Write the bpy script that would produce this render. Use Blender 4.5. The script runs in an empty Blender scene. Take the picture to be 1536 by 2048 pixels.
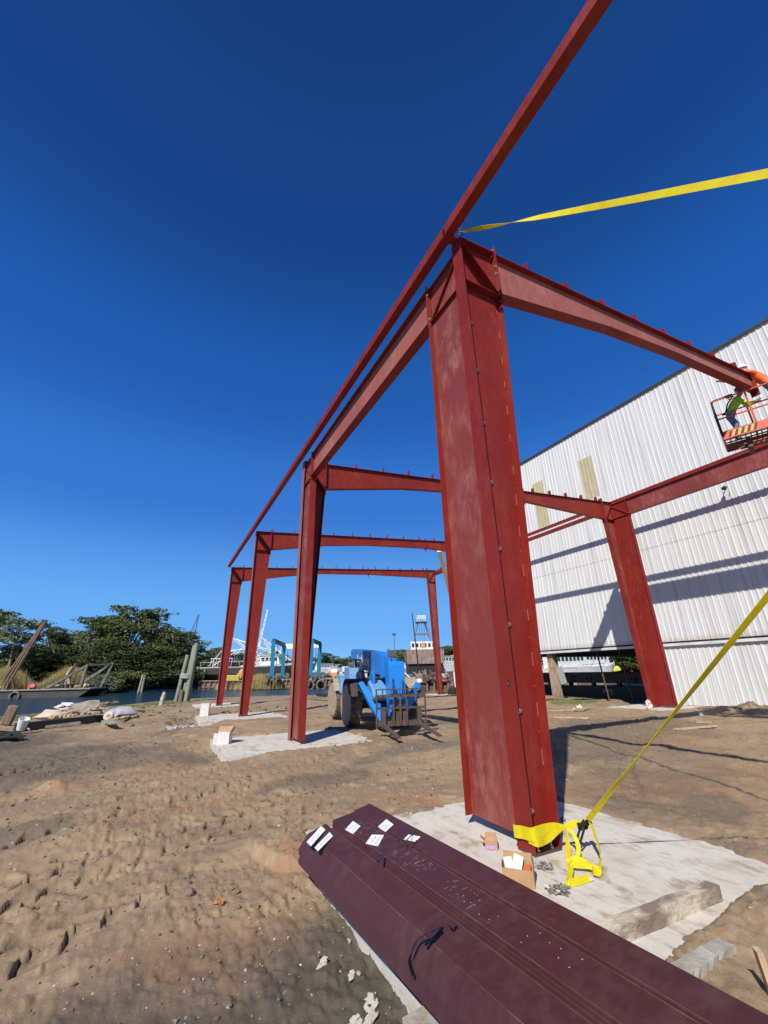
import bpy, bmesh, math, random
import numpy as np
from mathutils import Vector, Matrix, noise as mnoise
rad = math.radians
SC = bpy.context.scene
COL = SC.collection

# ------------------------------------------------------------------ camera, world, sun, exposure
R_ = Vector((0.89101, -0.45355, -0.02)); U_ = Vector((-0.14642, -0.32879, 0.93298)); F_ = Vector((0.42973, 0.82837, 0.35936))
cam_d = bpy.data.cameras.new("camera"); cam = bpy.data.objects.new("camera", cam_d); COL.objects.link(cam)
m = Matrix((R_, U_, -F_)).transposed().to_4x4(); m.translation = Vector((0, 0, 1.65)); cam.matrix_world = m
cam_d.sensor_width = 36; cam_d.sensor_fit = 'AUTO'; cam_d.lens = 832.8 / 2048 * 36
cam_d.clip_start = 0.05; cam_d.clip_end = 6000
SC.camera = cam
SUN_T = Vector((0.557, 0.500, -0.663)).normalized()
w = bpy.data.worlds.new("World"); SC.world = w; w.use_nodes = True
nt = w.node_tree; bg = nt.nodes['Background']; sky = nt.nodes.new('ShaderNodeTexSky')
sky.sky_type = 'NISHITA'; sky.sun_disc = False; sky.sun_elevation = rad(41.5); sky.sun_rotation = rad(228)
sky.altitude = 1500; sky.air_density = 1.0; sky.dust_density = 0.3; sky.ozone_density = 4.0
# the Nishita sky blended with a clear-day gradient by elevation
geo = nt.nodes.new('ShaderNodeTexCoord'); sx = nt.nodes.new('ShaderNodeSeparateXYZ'); nt.links.new(geo.outputs['Generated'], sx.inputs[0])
rp = nt.nodes.new('ShaderNodeValToRGB'); nt.links.new(sx.outputs['Z'], rp.inputs[0]); rp.color_ramp.interpolation = 'EASE'
EL = ((0.0, (0.18, 0.43, 0.76)), (0.10, (0.112, 0.335, 0.73)), (0.38, (0.027, 0.145, 0.51)), (0.60, (0.0115, 0.084, 0.335)), (0.82, (0.0065, 0.046, 0.195)), (1.0, (0.005, 0.032, 0.14)))
for i, (t_, c_) in enumerate(EL):
    e_ = rp.color_ramp.elements[i] if i < 2 else rp.color_ramp.elements.new(t_)
    e_.position = t_; e_.color = (*[x / 0.085 / 12 for x in c_], 1)
sc_ = nt.nodes.new('ShaderNodeVectorMath'); sc_.operation = 'SCALE'; sc_.inputs['Scale'].default_value = 12; nt.links.new(rp.outputs[0], sc_.inputs[0])
mxs = nt.nodes.new('ShaderNodeMix'); mxs.data_type = 'RGBA'; mxs.inputs[0].default_value = 0.97
nt.links.new(sky.outputs[0], mxs.inputs[6]); nt.links.new(sc_.outputs[0], mxs.inputs[7]); nt.links.new(mxs.outputs[2], bg.inputs[0])
bg.inputs[1].default_value = 0.085
sd = bpy.data.lights.new("sun", 'SUN'); sd.energy = 4.7; sd.angle = rad(0.53); sd.color = (1.0, 0.95, 0.88)
so = bpy.data.objects.new("sun", sd); COL.objects.link(so); so.rotation_euler = SUN_T.to_track_quat('-Z', 'Y').to_euler()
so.location = (-20, -20, 40)
SC.view_settings.view_transform = 'Standard'; SC.view_settings.look = 'None'; SC.view_settings.exposure = 0.35; SC.view_settings.gamma = 1
SC.cycles.use_denoising = True
SC.cycles.max_bounces = 6
CAMP = Vector((0, 0, 1.65)); FPX = 832.8
def aim(px, py, D):                      # a point at horizontal distance D in a surveyed direction (layout of far things)
    d = F_ + R_ * ((px - 768) / FPX) - U_ * ((py - 1024) / FPX)
    return CAMP + d * (D / math.hypot(d.x, d.y))

# ------------------------------------------------------------------ materials
MATS = {}
def mat(name, col, rough=0.6, metal=0.0, var=0.0, vscale=3.0, col2=None, bump=0.0, bscale=40.0, spec=0.5, detail=6.0, stretch=None, thr=(0.35, 0.65), coat=0.0, trans=0.0):
    if name in MATS: return MATS[name]
    mt = bpy.data.materials.new(name); mt.use_nodes = True; t = mt.node_tree; n = t.nodes; l = t.links
    p = n['Principled BSDF']; p.inputs['Roughness'].default_value = rough; p.inputs['Metallic'].default_value = metal
    p.inputs['Specular IOR Level'].default_value = spec; p.inputs['Coat Weight'].default_value = coat
    p.inputs['Base Color'].default_value = (*col, 1)
    if trans: p.inputs['Transmission Weight'].default_value = trans
    tc = n.new('ShaderNodeTexCoord'); mp = n.new('ShaderNodeMapping'); l.new(tc.outputs['Object'], mp.inputs[0])
    if stretch: mp.inputs['Scale'].default_value = stretch
    if col2 is None and var > 0: col2 = tuple(c * (1 - var) for c in col)
    if col2 is not None:
        nz = n.new('ShaderNodeTexNoise'); nz.inputs['Scale'].default_value = vscale; nz.inputs['Detail'].default_value = detail; nz.inputs['Roughness'].default_value = 0.62
        l.new(mp.outputs[0], nz.inputs['Vector'])
        cr = n.new('ShaderNodeValToRGB'); cr.color_ramp.elements[0].position = thr[0]; cr.color_ramp.elements[1].position = thr[1]
        cr.color_ramp.elements[0].color = (*col, 1); cr.color_ramp.elements[1].color = (*col2, 1)
        l.new(nz.outputs['Fac'], cr.inputs[0]); l.new(cr.outputs[0], p.inputs['Base Color'])
    if bump > 0:
        b = n.new('ShaderNodeTexNoise'); b.inputs['Scale'].default_value = bscale; b.inputs['Detail'].default_value = 5
        l.new(mp.outputs[0], b.inputs['Vector'])
        bm_ = n.new('ShaderNodeBump'); bm_.inputs['Strength'].default_value = bump; bm_.inputs['Distance'].default_value = 0.02
        l.new(b.outputs['Fac'], bm_.inputs['Height']); l.new(bm_.outputs[0], p.inputs['Normal'])
    MATS[name] = mt; return mt

def primer(name, base, dust, rough, spec=.4, k=.8, sk=1.0):
    """red oxide primer with scuffs, dust and drips"""
    mt = bpy.data.materials.new(name); mt.use_nodes = True; t = mt.node_tree; n = t.nodes; l = t.links; p = n['Principled BSDF']
    tc = n.new('ShaderNodeTexCoord')
    def nz(scale, det, st, rg=0.6):
        mp = n.new('ShaderNodeMapping'); mp.inputs['Scale'].default_value = st; l.new(tc.outputs['Object'], mp.inputs[0])
        x = n.new('ShaderNodeTexNoise'); x.inputs['Scale'].default_value = scale; x.inputs['Detail'].default_value = det; x.inputs['Roughness'].default_value = rg
        l.new(mp.outputs[0], x.inputs['Vector']); return x
    def ramp(src, a, b, v0=0.0, v1=1.0):
        r = n.new('ShaderNodeMapRange'); r.inputs['From Min'].default_value = a; r.inputs['From Max'].default_value = b
        r.inputs['To Min'].default_value = v0; r.inputs['To Max'].default_value = v1; l.new(src, r.inputs['Value']); return r.outputs[0]
    a = nz(1.3, 5, (1, 1, .7)); b = nz(9, 10, (1, 1, 0.35), 0.75); c = nz(26, 4, (1, 1, 0.3)); e = nz(0.5, 2, (1, 1, 1))
    mul = n.new('ShaderNodeMath'); mul.operation = 'MULTIPLY'; l.new(ramp(a.outputs['Fac'], 0.42, 0.7), mul.inputs[0]); l.new(ramp(b.outputs['Fac'], 0.42, 0.72), mul.inputs[1])
    spk = n.new('ShaderNodeMath'); spk.operation = 'MULTIPLY'; l.new(ramp(c.outputs['Fac'], 0.66, 0.76), spk.inputs[0]); spk.inputs[1].default_value = 0.40 * sk
    ad = n.new('ShaderNodeMath'); ad.operation = 'ADD'; ad.use_clamp = True; l.new(mul.outputs[0], ad.inputs[0]); l.new(spk.outputs[0], ad.inputs[1])
    p.inputs['Specular IOR Level'].default_value = spec
    sc = n.new('ShaderNodeMath'); sc.operation = 'MULTIPLY'; sc.inputs[1].default_value = 0.62 * k; l.new(ad.outputs[0], sc.inputs[0])
    m0 = n.new('ShaderNodeMix'); m0.data_type = 'RGBA'; l.new(ramp(e.outputs['Fac'], 0.35, 0.65), m0.inputs[0])
    m0.inputs[6].default_value = (*base, 1); m0.inputs[7].default_value = (*[x * 0.82 for x in base], 1)
    mx = n.new('ShaderNodeMix'); mx.data_type = 'RGBA'; l.new(sc.outputs[0], mx.inputs[0]); l.new(m0.outputs[2], mx.inputs[6]); mx.inputs[7].default_value = (*dust, 1)
    l.new(mx.outputs[2], p.inputs['Base Color'])
    l.new(ramp(b.outputs['Fac'], 0.3, 0.7, rough - 0.06, rough + 0.16), p.inputs['Roughness'])
    bp = n.new('ShaderNodeBump'); bp.inputs['Strength'].default_value = 0.06; bp.inputs['Distance'].default_value = 0.01
    l.new(a.outputs['Fac'], bp.inputs['Height']); l.new(bp.outputs[0], p.inputs['Normal'])
    MATS[name] = mt; return mt
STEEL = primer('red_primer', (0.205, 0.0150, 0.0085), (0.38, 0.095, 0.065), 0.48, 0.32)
SCUFF_SHEEN = primer('scuffed_sheen_primer', (0.215, 0.036, 0.027), (0.56, 0.31, 0.26), 0.50, 0.4, 0.95, 1.2)  # lighter copy of the steel: real scuffs, plus glare mixed into the colour
SUNLIT = primer('sunlit_primer', (0.31, 0.095, 0.072), (0.50, 0.28, 0.22), 0.5, 0.4, 1.1)  # same steel coloured paler on faces that catch sun and sky sheen
MAROON = primer('maroon_primer', (0.064, 0.0195, 0.0195), (0.17, 0.105, 0.10), 0.46, 0.4, .45, 1.2)
BOLT = mat('zinc_bolt', (0.62, 0.58, 0.52), 0.35, 0.9, col2=(0.35, 0.33, 0.3), vscale=30)
WHITE = mat('white_paint', (0.78, 0.79, 0.78), 0.45, var=0.2, vscale=2)
BLACK = mat('black_paint', (0.015, 0.015, 0.016), 0.5, var=0.4)
YEL = None
def webbing():
    mt = bpy.data.materials.new('yellow_webbing'); mt.use_nodes = True; t = mt.node_tree; n = t.nodes; l = t.links; p = n['Principled BSDF']
    tc = n.new('ShaderNodeTexCoord'); wv = n.new('ShaderNodeTexNoise'); wv.inputs['Scale'].default_value = 9; wv.inputs['Detail'].default_value = 5
    l.new(tc.outputs['Object'], wv.inputs['Vector'])
    cr = n.new('ShaderNodeValToRGB'); cr.color_ramp.elements[0].position = 0.35; cr.color_ramp.elements[1].position = 0.7
    cr.color_ramp.elements[0].color = (0.80, 0.74, 0.012, 1); cr.color_ramp.elements[1].color = (0.78, 0.56, 0.015, 1)
    l.new(wv.outputs['Fac'], cr.inputs[0]); l.new(cr.outputs[0], p.inputs['Base Color']); p.inputs['Roughness'].default_value = 0.55
    tr = n.new('ShaderNodeBsdfTranslucent'); tr.inputs[0].default_value = (0.8, 0.7, 0.02, 1); ms = n.new('ShaderNodeMixShader'); ms.inputs[0].default_value = 0.3
    l.new(p.outputs[0], ms.inputs[1]); l.new(tr.outputs[0], ms.inputs[2]); l.new(ms.outputs[0], n['Material Output'].inputs[0])
    return mt
YEL = webbing()

# ------------------------------------------------------------------ mesh helpers
class MB:
    def __init__(s): s.v = []; s.f = []
    def add(s, vs, fs):
        o = len(s.v); s.v += [tuple(v) for v in vs]; s.f += [tuple(i + o for i in f) for f in fs]; return s
    def box(s, a, b):
        (x0, y0, z0), (x1, y1, z1) = a, b
        x0, x1 = min(x0, x1), max(x0, x1); y0, y1 = min(y0, y1), max(y0, y1); z0, z1 = min(z0, z1), max(z0, z1)
        return s.add([(x0, y0, z0), (x1, y0, z0), (x1, y1, z0), (x0, y1, z0), (x0, y0, z1), (x1, y0, z1), (x1, y1, z1), (x0, y1, z1)],
                     [(3, 2, 1, 0), (4, 5, 6, 7), (0, 1, 5, 4), (1, 2, 6, 5), (2, 3, 7, 6), (3, 0, 4, 7)])
    def obox(s, c, half, rot=None, M=None):
        M = M or (Matrix.Translation(Vector(c)) @ (rot.to_4x4() if rot else Matrix.Identity(4)))
        hx, hy, hz = half
        vs = [M @ Vector((x * hx, y * hy, z * hz)) for z in (-1, 1) for x, y in ((-1, -1), (1, -1), (1, 1), (-1, 1))]
        return s.add(vs, [(3, 2, 1, 0), (4, 5, 6, 7), (0, 1, 5, 4), (1, 2, 6, 5), (2, 3, 7, 6), (3, 0, 4, 7)])
    def bar(s, p0, p1, wd, ht, up=(0, 0, 1)):
        p0, p1 = Vector(p0), Vector(p1); d = (p1 - p0); L = d.length; d.normalize(); up = Vector(up)
        if abs(d.dot(up)) > 0.98: up = Vector((1, 0, 0))
        sd_ = d.cross(up).normalized(); u = sd_.cross(d)
        vs = [p + sd_ * (a * wd / 2) + u * (b * ht / 2) for p in (p0, p1) for a, b in ((-1, -1), (1, -1), (1, 1), (-1, 1))]
        return s.add(vs, [(3, 2, 1, 0), (4, 5, 6, 7), (0, 1, 5, 4), (1, 2, 6, 5), (2, 3, 7, 6), (3, 0, 4, 7)])
    def prism(s, pts, off):                 # pts: planar 3d polygon; off: extrusion vector
        n = len(pts); off = Vector(off); a = [Vector(p) for p in pts]; b = [p + off for p in a]
        nrm = Vector((0, 0, 0))
        for i in range(n): nrm += a[i].cross(a[(i + 1) % n])
        flip = nrm.dot(off) > 0
        fs = [tuple(range(n)), tuple(range(2 * n - 1, n - 1, -1))] + [(i, i + n, (i + 1) % n + n, (i + 1) % n) for i in range(n)]
        if flip: fs = [tuple(reversed(f)) for f in fs]
        return s.add(a + b, fs)
    def tube(s, pts, rs, n=8, caps=True):
        pts = [Vector(p) for p in pts]
        if not hasattr(rs, '__len__'): rs = [rs] * len(pts)
        d0 = (pts[1] - pts[0]).normalized(); u = d0.orthogonal().normalized(); o = len(s.v); k = len(pts)
        for i, p in enumerate(pts):
            d = (pts[min(i + 1, k - 1)] - pts[max(i - 1, 0)]).normalized()
            u = (u - d * u.dot(d)).normalized(); w_ = d.cross(u)
            for j in range(n):
                a = 2 * math.pi * j / n; s.v.append(tuple(p + (u * math.cos(a) + w_ * math.sin(a)) * rs[i]))
        for i in range(k - 1):
            for j in range(n):
                s.f.append((o + i * n + j, o + i * n + (j + 1) % n, o + (i + 1) * n + (j + 1) % n, o + (i + 1) * n + j))
        if caps: s.f.append(tuple(o + j for j in reversed(range(n)))); s.f.append(tuple(o + (k - 1) * n + j for j in range(n)))
        return s
    def lathe(s, c, axis, prof, n=24):      # prof: (along axis, radius)
        axis = Vector(axis).normalized(); c = Vector(c)
        return s.tube_like([c + axis * a for a, r in prof], [max(r, 1e-4) for a, r in prof], axis, n)
    def tube_like(s, pts, rs, axis, n):
        u = axis.orthogonal().normalized(); w_ = axis.cross(u); o = len(s.v); k = len(pts)
        for p, r in zip(pts, rs):
            for j in range(n):
                a = 2 * math.pi * j / n; s.v.append(tuple(p + (u * math.cos(a) + w_ * math.sin(a)) * r))
        for i in range(k - 1):
            for j in range(n): s.f.append((o + i * n + j, o + i * n + (j + 1) % n, o + (i + 1) * n + (j + 1) % n, o + (i + 1) * n + j))
        s.f.append(tuple(o + j for j in reversed(range(n)))); s.f.append(tuple(o + (k - 1) * n + j for j in range(n))); return s
    def blob(s, c, r, sub=2, jit=0.2, seed=0, sq=(1, 1, 1)):
        bm = bmesh.new(); bmesh.ops.create_icosphere(bm, subdivisions=sub, radius=1)
        vs = []
        for v in bm.verts:
            k = 1 + jit * mnoise.noise(v.co * 1.7 + Vector((seed * 7.3, seed * 3.1, seed)))* 2
            vs.append(Vector(c) + Vector((v.co.x * sq[0], v.co.y * sq[1], v.co.z * sq[2])) * (k * r))
        s.add(vs, [tuple(v.index for v in f.verts) for f in bm.faces]); bm.free(); return s
    def ribbon(s, pts, wds, nrm, th=0.003):  # strip along pts, wds = half-width vectors per point
        o = len(s.v); k = len(pts)
        for p, wv, nn in zip(pts, wds, nrm):
            p, wv, nn = Vector(p), Vector(wv), Vector(nn) * th / 2
            for q in (p - wv - nn, p + wv - nn, p + wv + nn, p - wv + nn): s.v.append(tuple(q))
        for i in range(k - 1):
            for j in range(4): s.f.append((o + i * 4 + j, o + i * 4 + (j + 1) % 4, o + (i + 1) * 4 + (j + 1) % 4, o + (i + 1) * 4 + j))
        s.f.append((o + 3, o + 2, o + 1, o)); s.f.append(tuple(o + (k - 1) * 4 + j for j in range(4))); return s
    def build(s, name, mt, parent=None, smooth=False, off=None, bevel=0.0):
        me = bpy.data.meshes.new(name)
        vs = s.v if off is None else [(x - off[0], y - off[1], z - off[2]) for x, y, z in s.v]
        me.from_pydata(vs, [], s.f); me.update()
        if bevel:
            bm = bmesh.new(); bm.from_mesh(me); bmesh.ops.bevel(bm, geom=bm.edges[:], offset=bevel, segments=1, affect='EDGES', clamp_overlap=True); bm.to_mesh(me); bm.free()
        if smooth:
            me.polygons.foreach_set('use_smooth', [True] * len(me.polygons))
            try: me.set_sharp_from_angle(angle=rad(40))
            except Exception: pass
        me.materials.append(mt)
        o = bpy.data.objects.new(name, me); COL.objects.link(o)
        if parent is not None: o.parent = parent
        return o
def tag(o, label=None, cat=None, group=None, kind=None):
    if label: o['label'] = label
    if cat: o['category'] = cat
    if group: o['group'] = group
    if kind: o['kind'] = kind
    return o
def thing(name, loc, label, cat, group=None, rz=0.0):
    o = bpy.data.objects.new(name, None); COL.objects.link(o); o.location = loc; o.rotation_euler = (0, 0, rz); o.empty_display_size = 0.2
    return tag(o, label, cat, group)
def dup(root, loc, rz, label, group=None, scale=None):
    r = root.copy(); COL.objects.link(r); r.location = loc; r.rotation_euler = (0, 0, rz); r['label'] = label
    if group: r['group'] = group
    if scale: r.scale = scale
    for ch in list(root.children):
        c = ch.copy(); COL.objects.link(c); c.parent = r
        for g in ch.children:
            d = g.copy(); COL.objects.link(d); d.parent = c
    return r
def nth(i): return ['first', 'second', 'third', 'fourth', 'fifth', 'sixth', 'seventh', 'eighth', 'ninth', 'tenth', 'eleventh', 'twelfth', 'thirteenth', 'fourteenth', 'fifteenth', 'sixteenth', 'seventeenth', 'eighteenth', 'nineteenth', 'twentieth', 'twenty-first', 'twenty-second', 'twenty-third', 'twenty-fourth', 'twenty-fifth', 'twenty-sixth', 'twenty-seventh', 'twenty-eighth', 'twenty-ninth', 'thirtieth', 'thirty-first', 'thirty-second', 'thirty-third', 'thirty-fourth', 'thirty-fifth'][i]
def text_mesh(name, s, size, mt, parent, M, ext=0.002):
    cu = bpy.data.curves.new(name, 'FONT'); cu.body = s; cu.size = size; cu.extrude = ext; cu.align_x = 'CENTER'; cu.align_y = 'CENTER'
    o = bpy.data.objects.new(name, cu); me = bpy.data.meshes.new_from_object(o); bpy.data.objects.remove(o)
    me.materials.append(mt); o = bpy.data.objects.new(name, me); COL.objects.link(o)
    if parent: o.parent = parent
    o.matrix_local = M; return o
def axes_m(x, y, z, t):
    m_ = Matrix((Vector(x), Vector(y), Vector(z))).transposed().to_4x4(); m_.translation = Vector(t); return m_
# ------------------------------------------------------------------ ground
rng = np.random.default_rng(7)
_perm = rng.random((256, 256))
def vnoise(x, y):
    xi = np.floor(x).astype(int); yi = np.floor(y).astype(int); fx = x - xi; fy = y - yi
    fx = fx * fx * (3 - 2 * fx); fy = fy * fy * (3 - 2 * fy)
    a = _perm[xi & 255, yi & 255]; b = _perm[(xi + 1) & 255, yi & 255]; c = _perm[xi & 255, (yi + 1) & 255]; d = _perm[(xi + 1) & 255, (yi + 1) & 255]
    return (a * (1 - fx) + b * fx) * (1 - fy) + (c * (1 - fx) + d * fx) * fy - 0.5
def fbm(x, y, f, o=4, g=0.5):
    s = 0; a = 1.0
    for i in range(o):
        s = s + a * vnoise(x * f + 17.3 * i, y * f - 9.1 * i); f *= 2.03; a *= g
    return s
NEAR = [(-400, -60), (-60, 5), (-20, 27.5), (-8.1, 36), (-3.4, 41.2), (0, 46), (4.3, 49.5), (12, 47.7), (16, 44), (18, 38), (22, 36.5), (500, 36)]
FAR = [(-500, 40), (-80, 68), (-30, 76), (-17, 79), (-12.5, 95), (3.7, 99), (7.0, 92.4), (18.8, 75.5), (28.7, 71), (27.0, 60), (24.0, 45.6), (60, 45.6), (600, 45.6)]
def lerp_poly(P, x): return np.interp(x, [p[0] for p in P], [p[1] for p in P])
SLABS = [(1.50, 2.15, 5.15, 5.45, 0.0), (1.62, 10.75, 5.35, 14.0, 0.0), (1.85, 19.3, 5.2, 22.4, 0.0), (2.2, 27.6, 4.8, 30.4, 0.0),
         (18.2, 11.2, 21.2, 13.8, 0.0), (18.3, 27.8, 20.6, 30.2, 0.0), (18.3, 19.4, 20.6, 21.8, 0.0)]
def smooth(e0, e1, x):
    t = np.clip((x - e0) / (e1 - e0), 0, 1); return t * t * (3 - 2 * t)
TRACKS = [((-3.2, 6.95), (0.7, 8.92), (4.2, 11.1), (7.5, 14.8), 0.46, 1), ((-3.4, 4.6), (-0.3, 6.05), (1.6, 7.15), (4.3, 8.2), 0.46, 1),
          ((-3.8, 5.6), (0.2, 7.5), (3.0, 9.3), (6.0, 12.0), 0.40, -1), ((-3.0, 2.9), (-0.9, 4.0), (0.5, 5.0), (1.7, 6.0), 0.46, 1),
          ((-4.2, 8.3), (-1.5, 9.3), (0.5, 10.0), (3.2, 10.6), 0.42, 1), ((-4.0, 3.6), (-1.6, 4.7), (0.2, 5.9), (2.6, 6.6), 0.44, -1), ((6, 4.5), (9, 7.2), (13, 9.0), (19, 9.6), 0.5, 1), ((-6, 9.5), (-2, 11.5), (0.8, 14.5), (1.0, 20), 0.5, -1)]
def ground_h(x, y):
    sh_n = lerp_poly(NEAR, x); sh_f = lerp_poly(FAR, x)
    h = -0.07 + 0.10 * fbm(x, y, 0.23, 3) + 0.042 * fbm(x, y, 1.1, 4, 0.55)
    h = h - 0.34 * smooth(-16, -2, y - sh_n) * smooth(19, 14, x)
    h = h - 0.12 * smooth(14, 21, x) * smooth(24, 16, y)
    clod = np.clip(fbm(x + 50, y, 3.3, 4, 0.6), 0, 1); h = h + 0.07 * clod * smooth(-0.25, 0.35, fbm(x, y + 90, 0.5, 2))
    fine = 0.016 * fbm(x, y, 9.0, 3, 0.65) - 0.024 * np.clip(np.abs(fbm(x + 7, y + 3, 5.5, 3, .6)) * -4 + .9, 0, 1) * smooth(-.2, .3, fbm(x, y + 11, .9, 2)) + 0.014 * np.clip(fbm(x, y, 16, 2) * 3 - .45, 0, 1)
    # ruts and lug prints left by the lift's tyres
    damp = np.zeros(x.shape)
    for a, b, c, d, wd, sg in TRACKS:
        pts = []
        for t in np.linspace(0, 1, 26):
            q = ((1 - t) ** 3, 3 * t * (1 - t) ** 2, 3 * t * t * (1 - t), t ** 3)
            pts.append((sum(k * p[0] for k, p in zip(q, (a, b, c, d))), sum(k * p[1] for k, p in zip(q, (a, b, c, d)))))
        best = np.full(x.shape, 1e9); sl = np.zeros(x.shape); lat = np.zeros(x.shape); acc = 0.0
        for (x0, y0), (x1, y1) in zip(pts[:-1], pts[1:]):
            L = math.hypot(x1 - x0, y1 - y0); ux, uy = (x1 - x0) / L, (y1 - y0) / L
            s = np.clip((x - x0) * ux + (y - y0) * uy, 0, L); dx = x - x0 - ux * s; dy = y - y0 - uy * s; dd = dx * dx + dy * dy
            k = dd < best; best = np.where(k, dd, best); sl = np.where(k, acc + s, sl); lat = np.where(k, dx * -uy + dy * ux, lat); acc += L
        dd = np.sqrt(best); wob = 0.05 * vnoise(x * 3, y * 3)
        inside = smooth(wd / 2 + 0.05, wd / 2 - 0.03, dd + wob)
        ph = (sl + sg * np.abs(lat) * 0.70 + 0.03 * vnoise(x * 5, y * 5)) / 0.26
        ph = ph + .5 * (lat > 0); fr = ph - np.floor(ph)
        lug = smooth(0.0, 0.07, fr) * smooth(0.66, 0.14, fr)
        str_ = smooth(-0.25, 0.15, fbm(x, y + 33, 0.8, 2))
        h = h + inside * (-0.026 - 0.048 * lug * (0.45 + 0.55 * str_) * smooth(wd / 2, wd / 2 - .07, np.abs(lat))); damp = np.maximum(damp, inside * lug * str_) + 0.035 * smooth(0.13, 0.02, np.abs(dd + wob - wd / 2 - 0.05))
    # footings: soil banked against and smeared over the slab edges
    for i, (x0, y0, x1, y1, zt) in enumerate(SLABS):
        dx = np.maximum(np.maximum(x0 - x, x - x1), 0); dy = np.maximum(np.maximum(y0 - y, y - y1), 0); out = np.hypot(dx, dy)
        ins = np.minimum(np.minimum(x - x0, x1 - x), np.minimum(y - y0, y1 - y))
        lift = 0.05 * fbm(x, y, 2.2, 4, 0.6)
        if i == 0: bank = 0.022 + lift - 0.085 * smooth(2.6, 1.4, x)
        elif i == 1: bank = 0.024 + lift - 0.24 * smooth(2.6, 1.3, x) * smooth(10.2, 10.8, y) 
        elif i == 2: bank = 0.0 + lift - 0.20 * smooth(2.8, 1.6, x)
        else: bank = 0.0 + lift
        if i == 0: bank = bank + .12 * np.exp(-((x - 1.5) ** 2 + (y - 5.45) ** 2) / .16) + .05 * np.exp(-((x - 4.3) ** 2 * .3 + (y - 2.15) ** 2 * 4) / .3)
        cover = bank - 0.26 * smooth(-0.02, 0.38 if i else 0.42, ins + 0.25 * fbm(x, y, 1.7, 3))
        k = smooth(1.3, 0.1, out); h = h * (1 - k) + np.where(ins > 0, cover, bank) * k
        h = np.where(ins > 0.03, np.minimum(h, np.where(ins > 0.55, -0.3, 0.06)), h)
    ck = smooth(0.62, 0.40, np.hypot((x - 1.45) * 1.6, (y - 5.35) * .8) + 0.25 * fbm(x, y, 2.6, 3)); h = np.maximum(h, -0.3 + ck * (0.345 + 0.05 * fbm(x, y, 4, 3)))
    h = h + fine + np.where((h > -.05) & (x > 2.6) & (x < 5.6) & (y < 3), .02 * fbm(x, y, 5, 4, .7), 0)
    # dirt heaps towards the bank
    for cx, cy, r, hh in ((-1.2, 20.5, 0.5, 0.22), (-0.3, 24, 2.2, 0.10), (-3.9, 13.5, .6, .10), (-0.9, 13.2, 0.5, 0.10), (-1.35, 9.9, .18, .10), (-1.1, 9.8, .2, .08), (21.6, 9.6, 1.0, .35), (21.8, 7.5, 1.2, .4)):
        h = h + hh * np.exp(-((x - cx) ** 2 + (y - cy) ** 2) / (r * r)) * (1 + 0.9 * fbm(x, y, 3.0, 3))
    # channel
    dn = y - sh_n + 0.8 * vnoise(x * 0.7, y * 0.7); df = sh_f - y + 0.8 * vnoise(x * 0.5, y * 0.5)
    near = h * smooth(1.0, -3, dn) - 0.25 * smooth(-5, -0.5, dn) - 1.5 * smooth(-0.8, 2.0, dn)
    far = 0.25 + 0.25 * fbm(x, y, 0.05, 2) - 2.0 * smooth(-1.5, 1.5, df)
    far = np.where(x > 6.5, 0.45 - 2.3 * smooth(-0.05, 0.3, df), far)
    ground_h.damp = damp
    return np.where(dn < (sh_f - sh_n) * 0.5, near, far)
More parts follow.
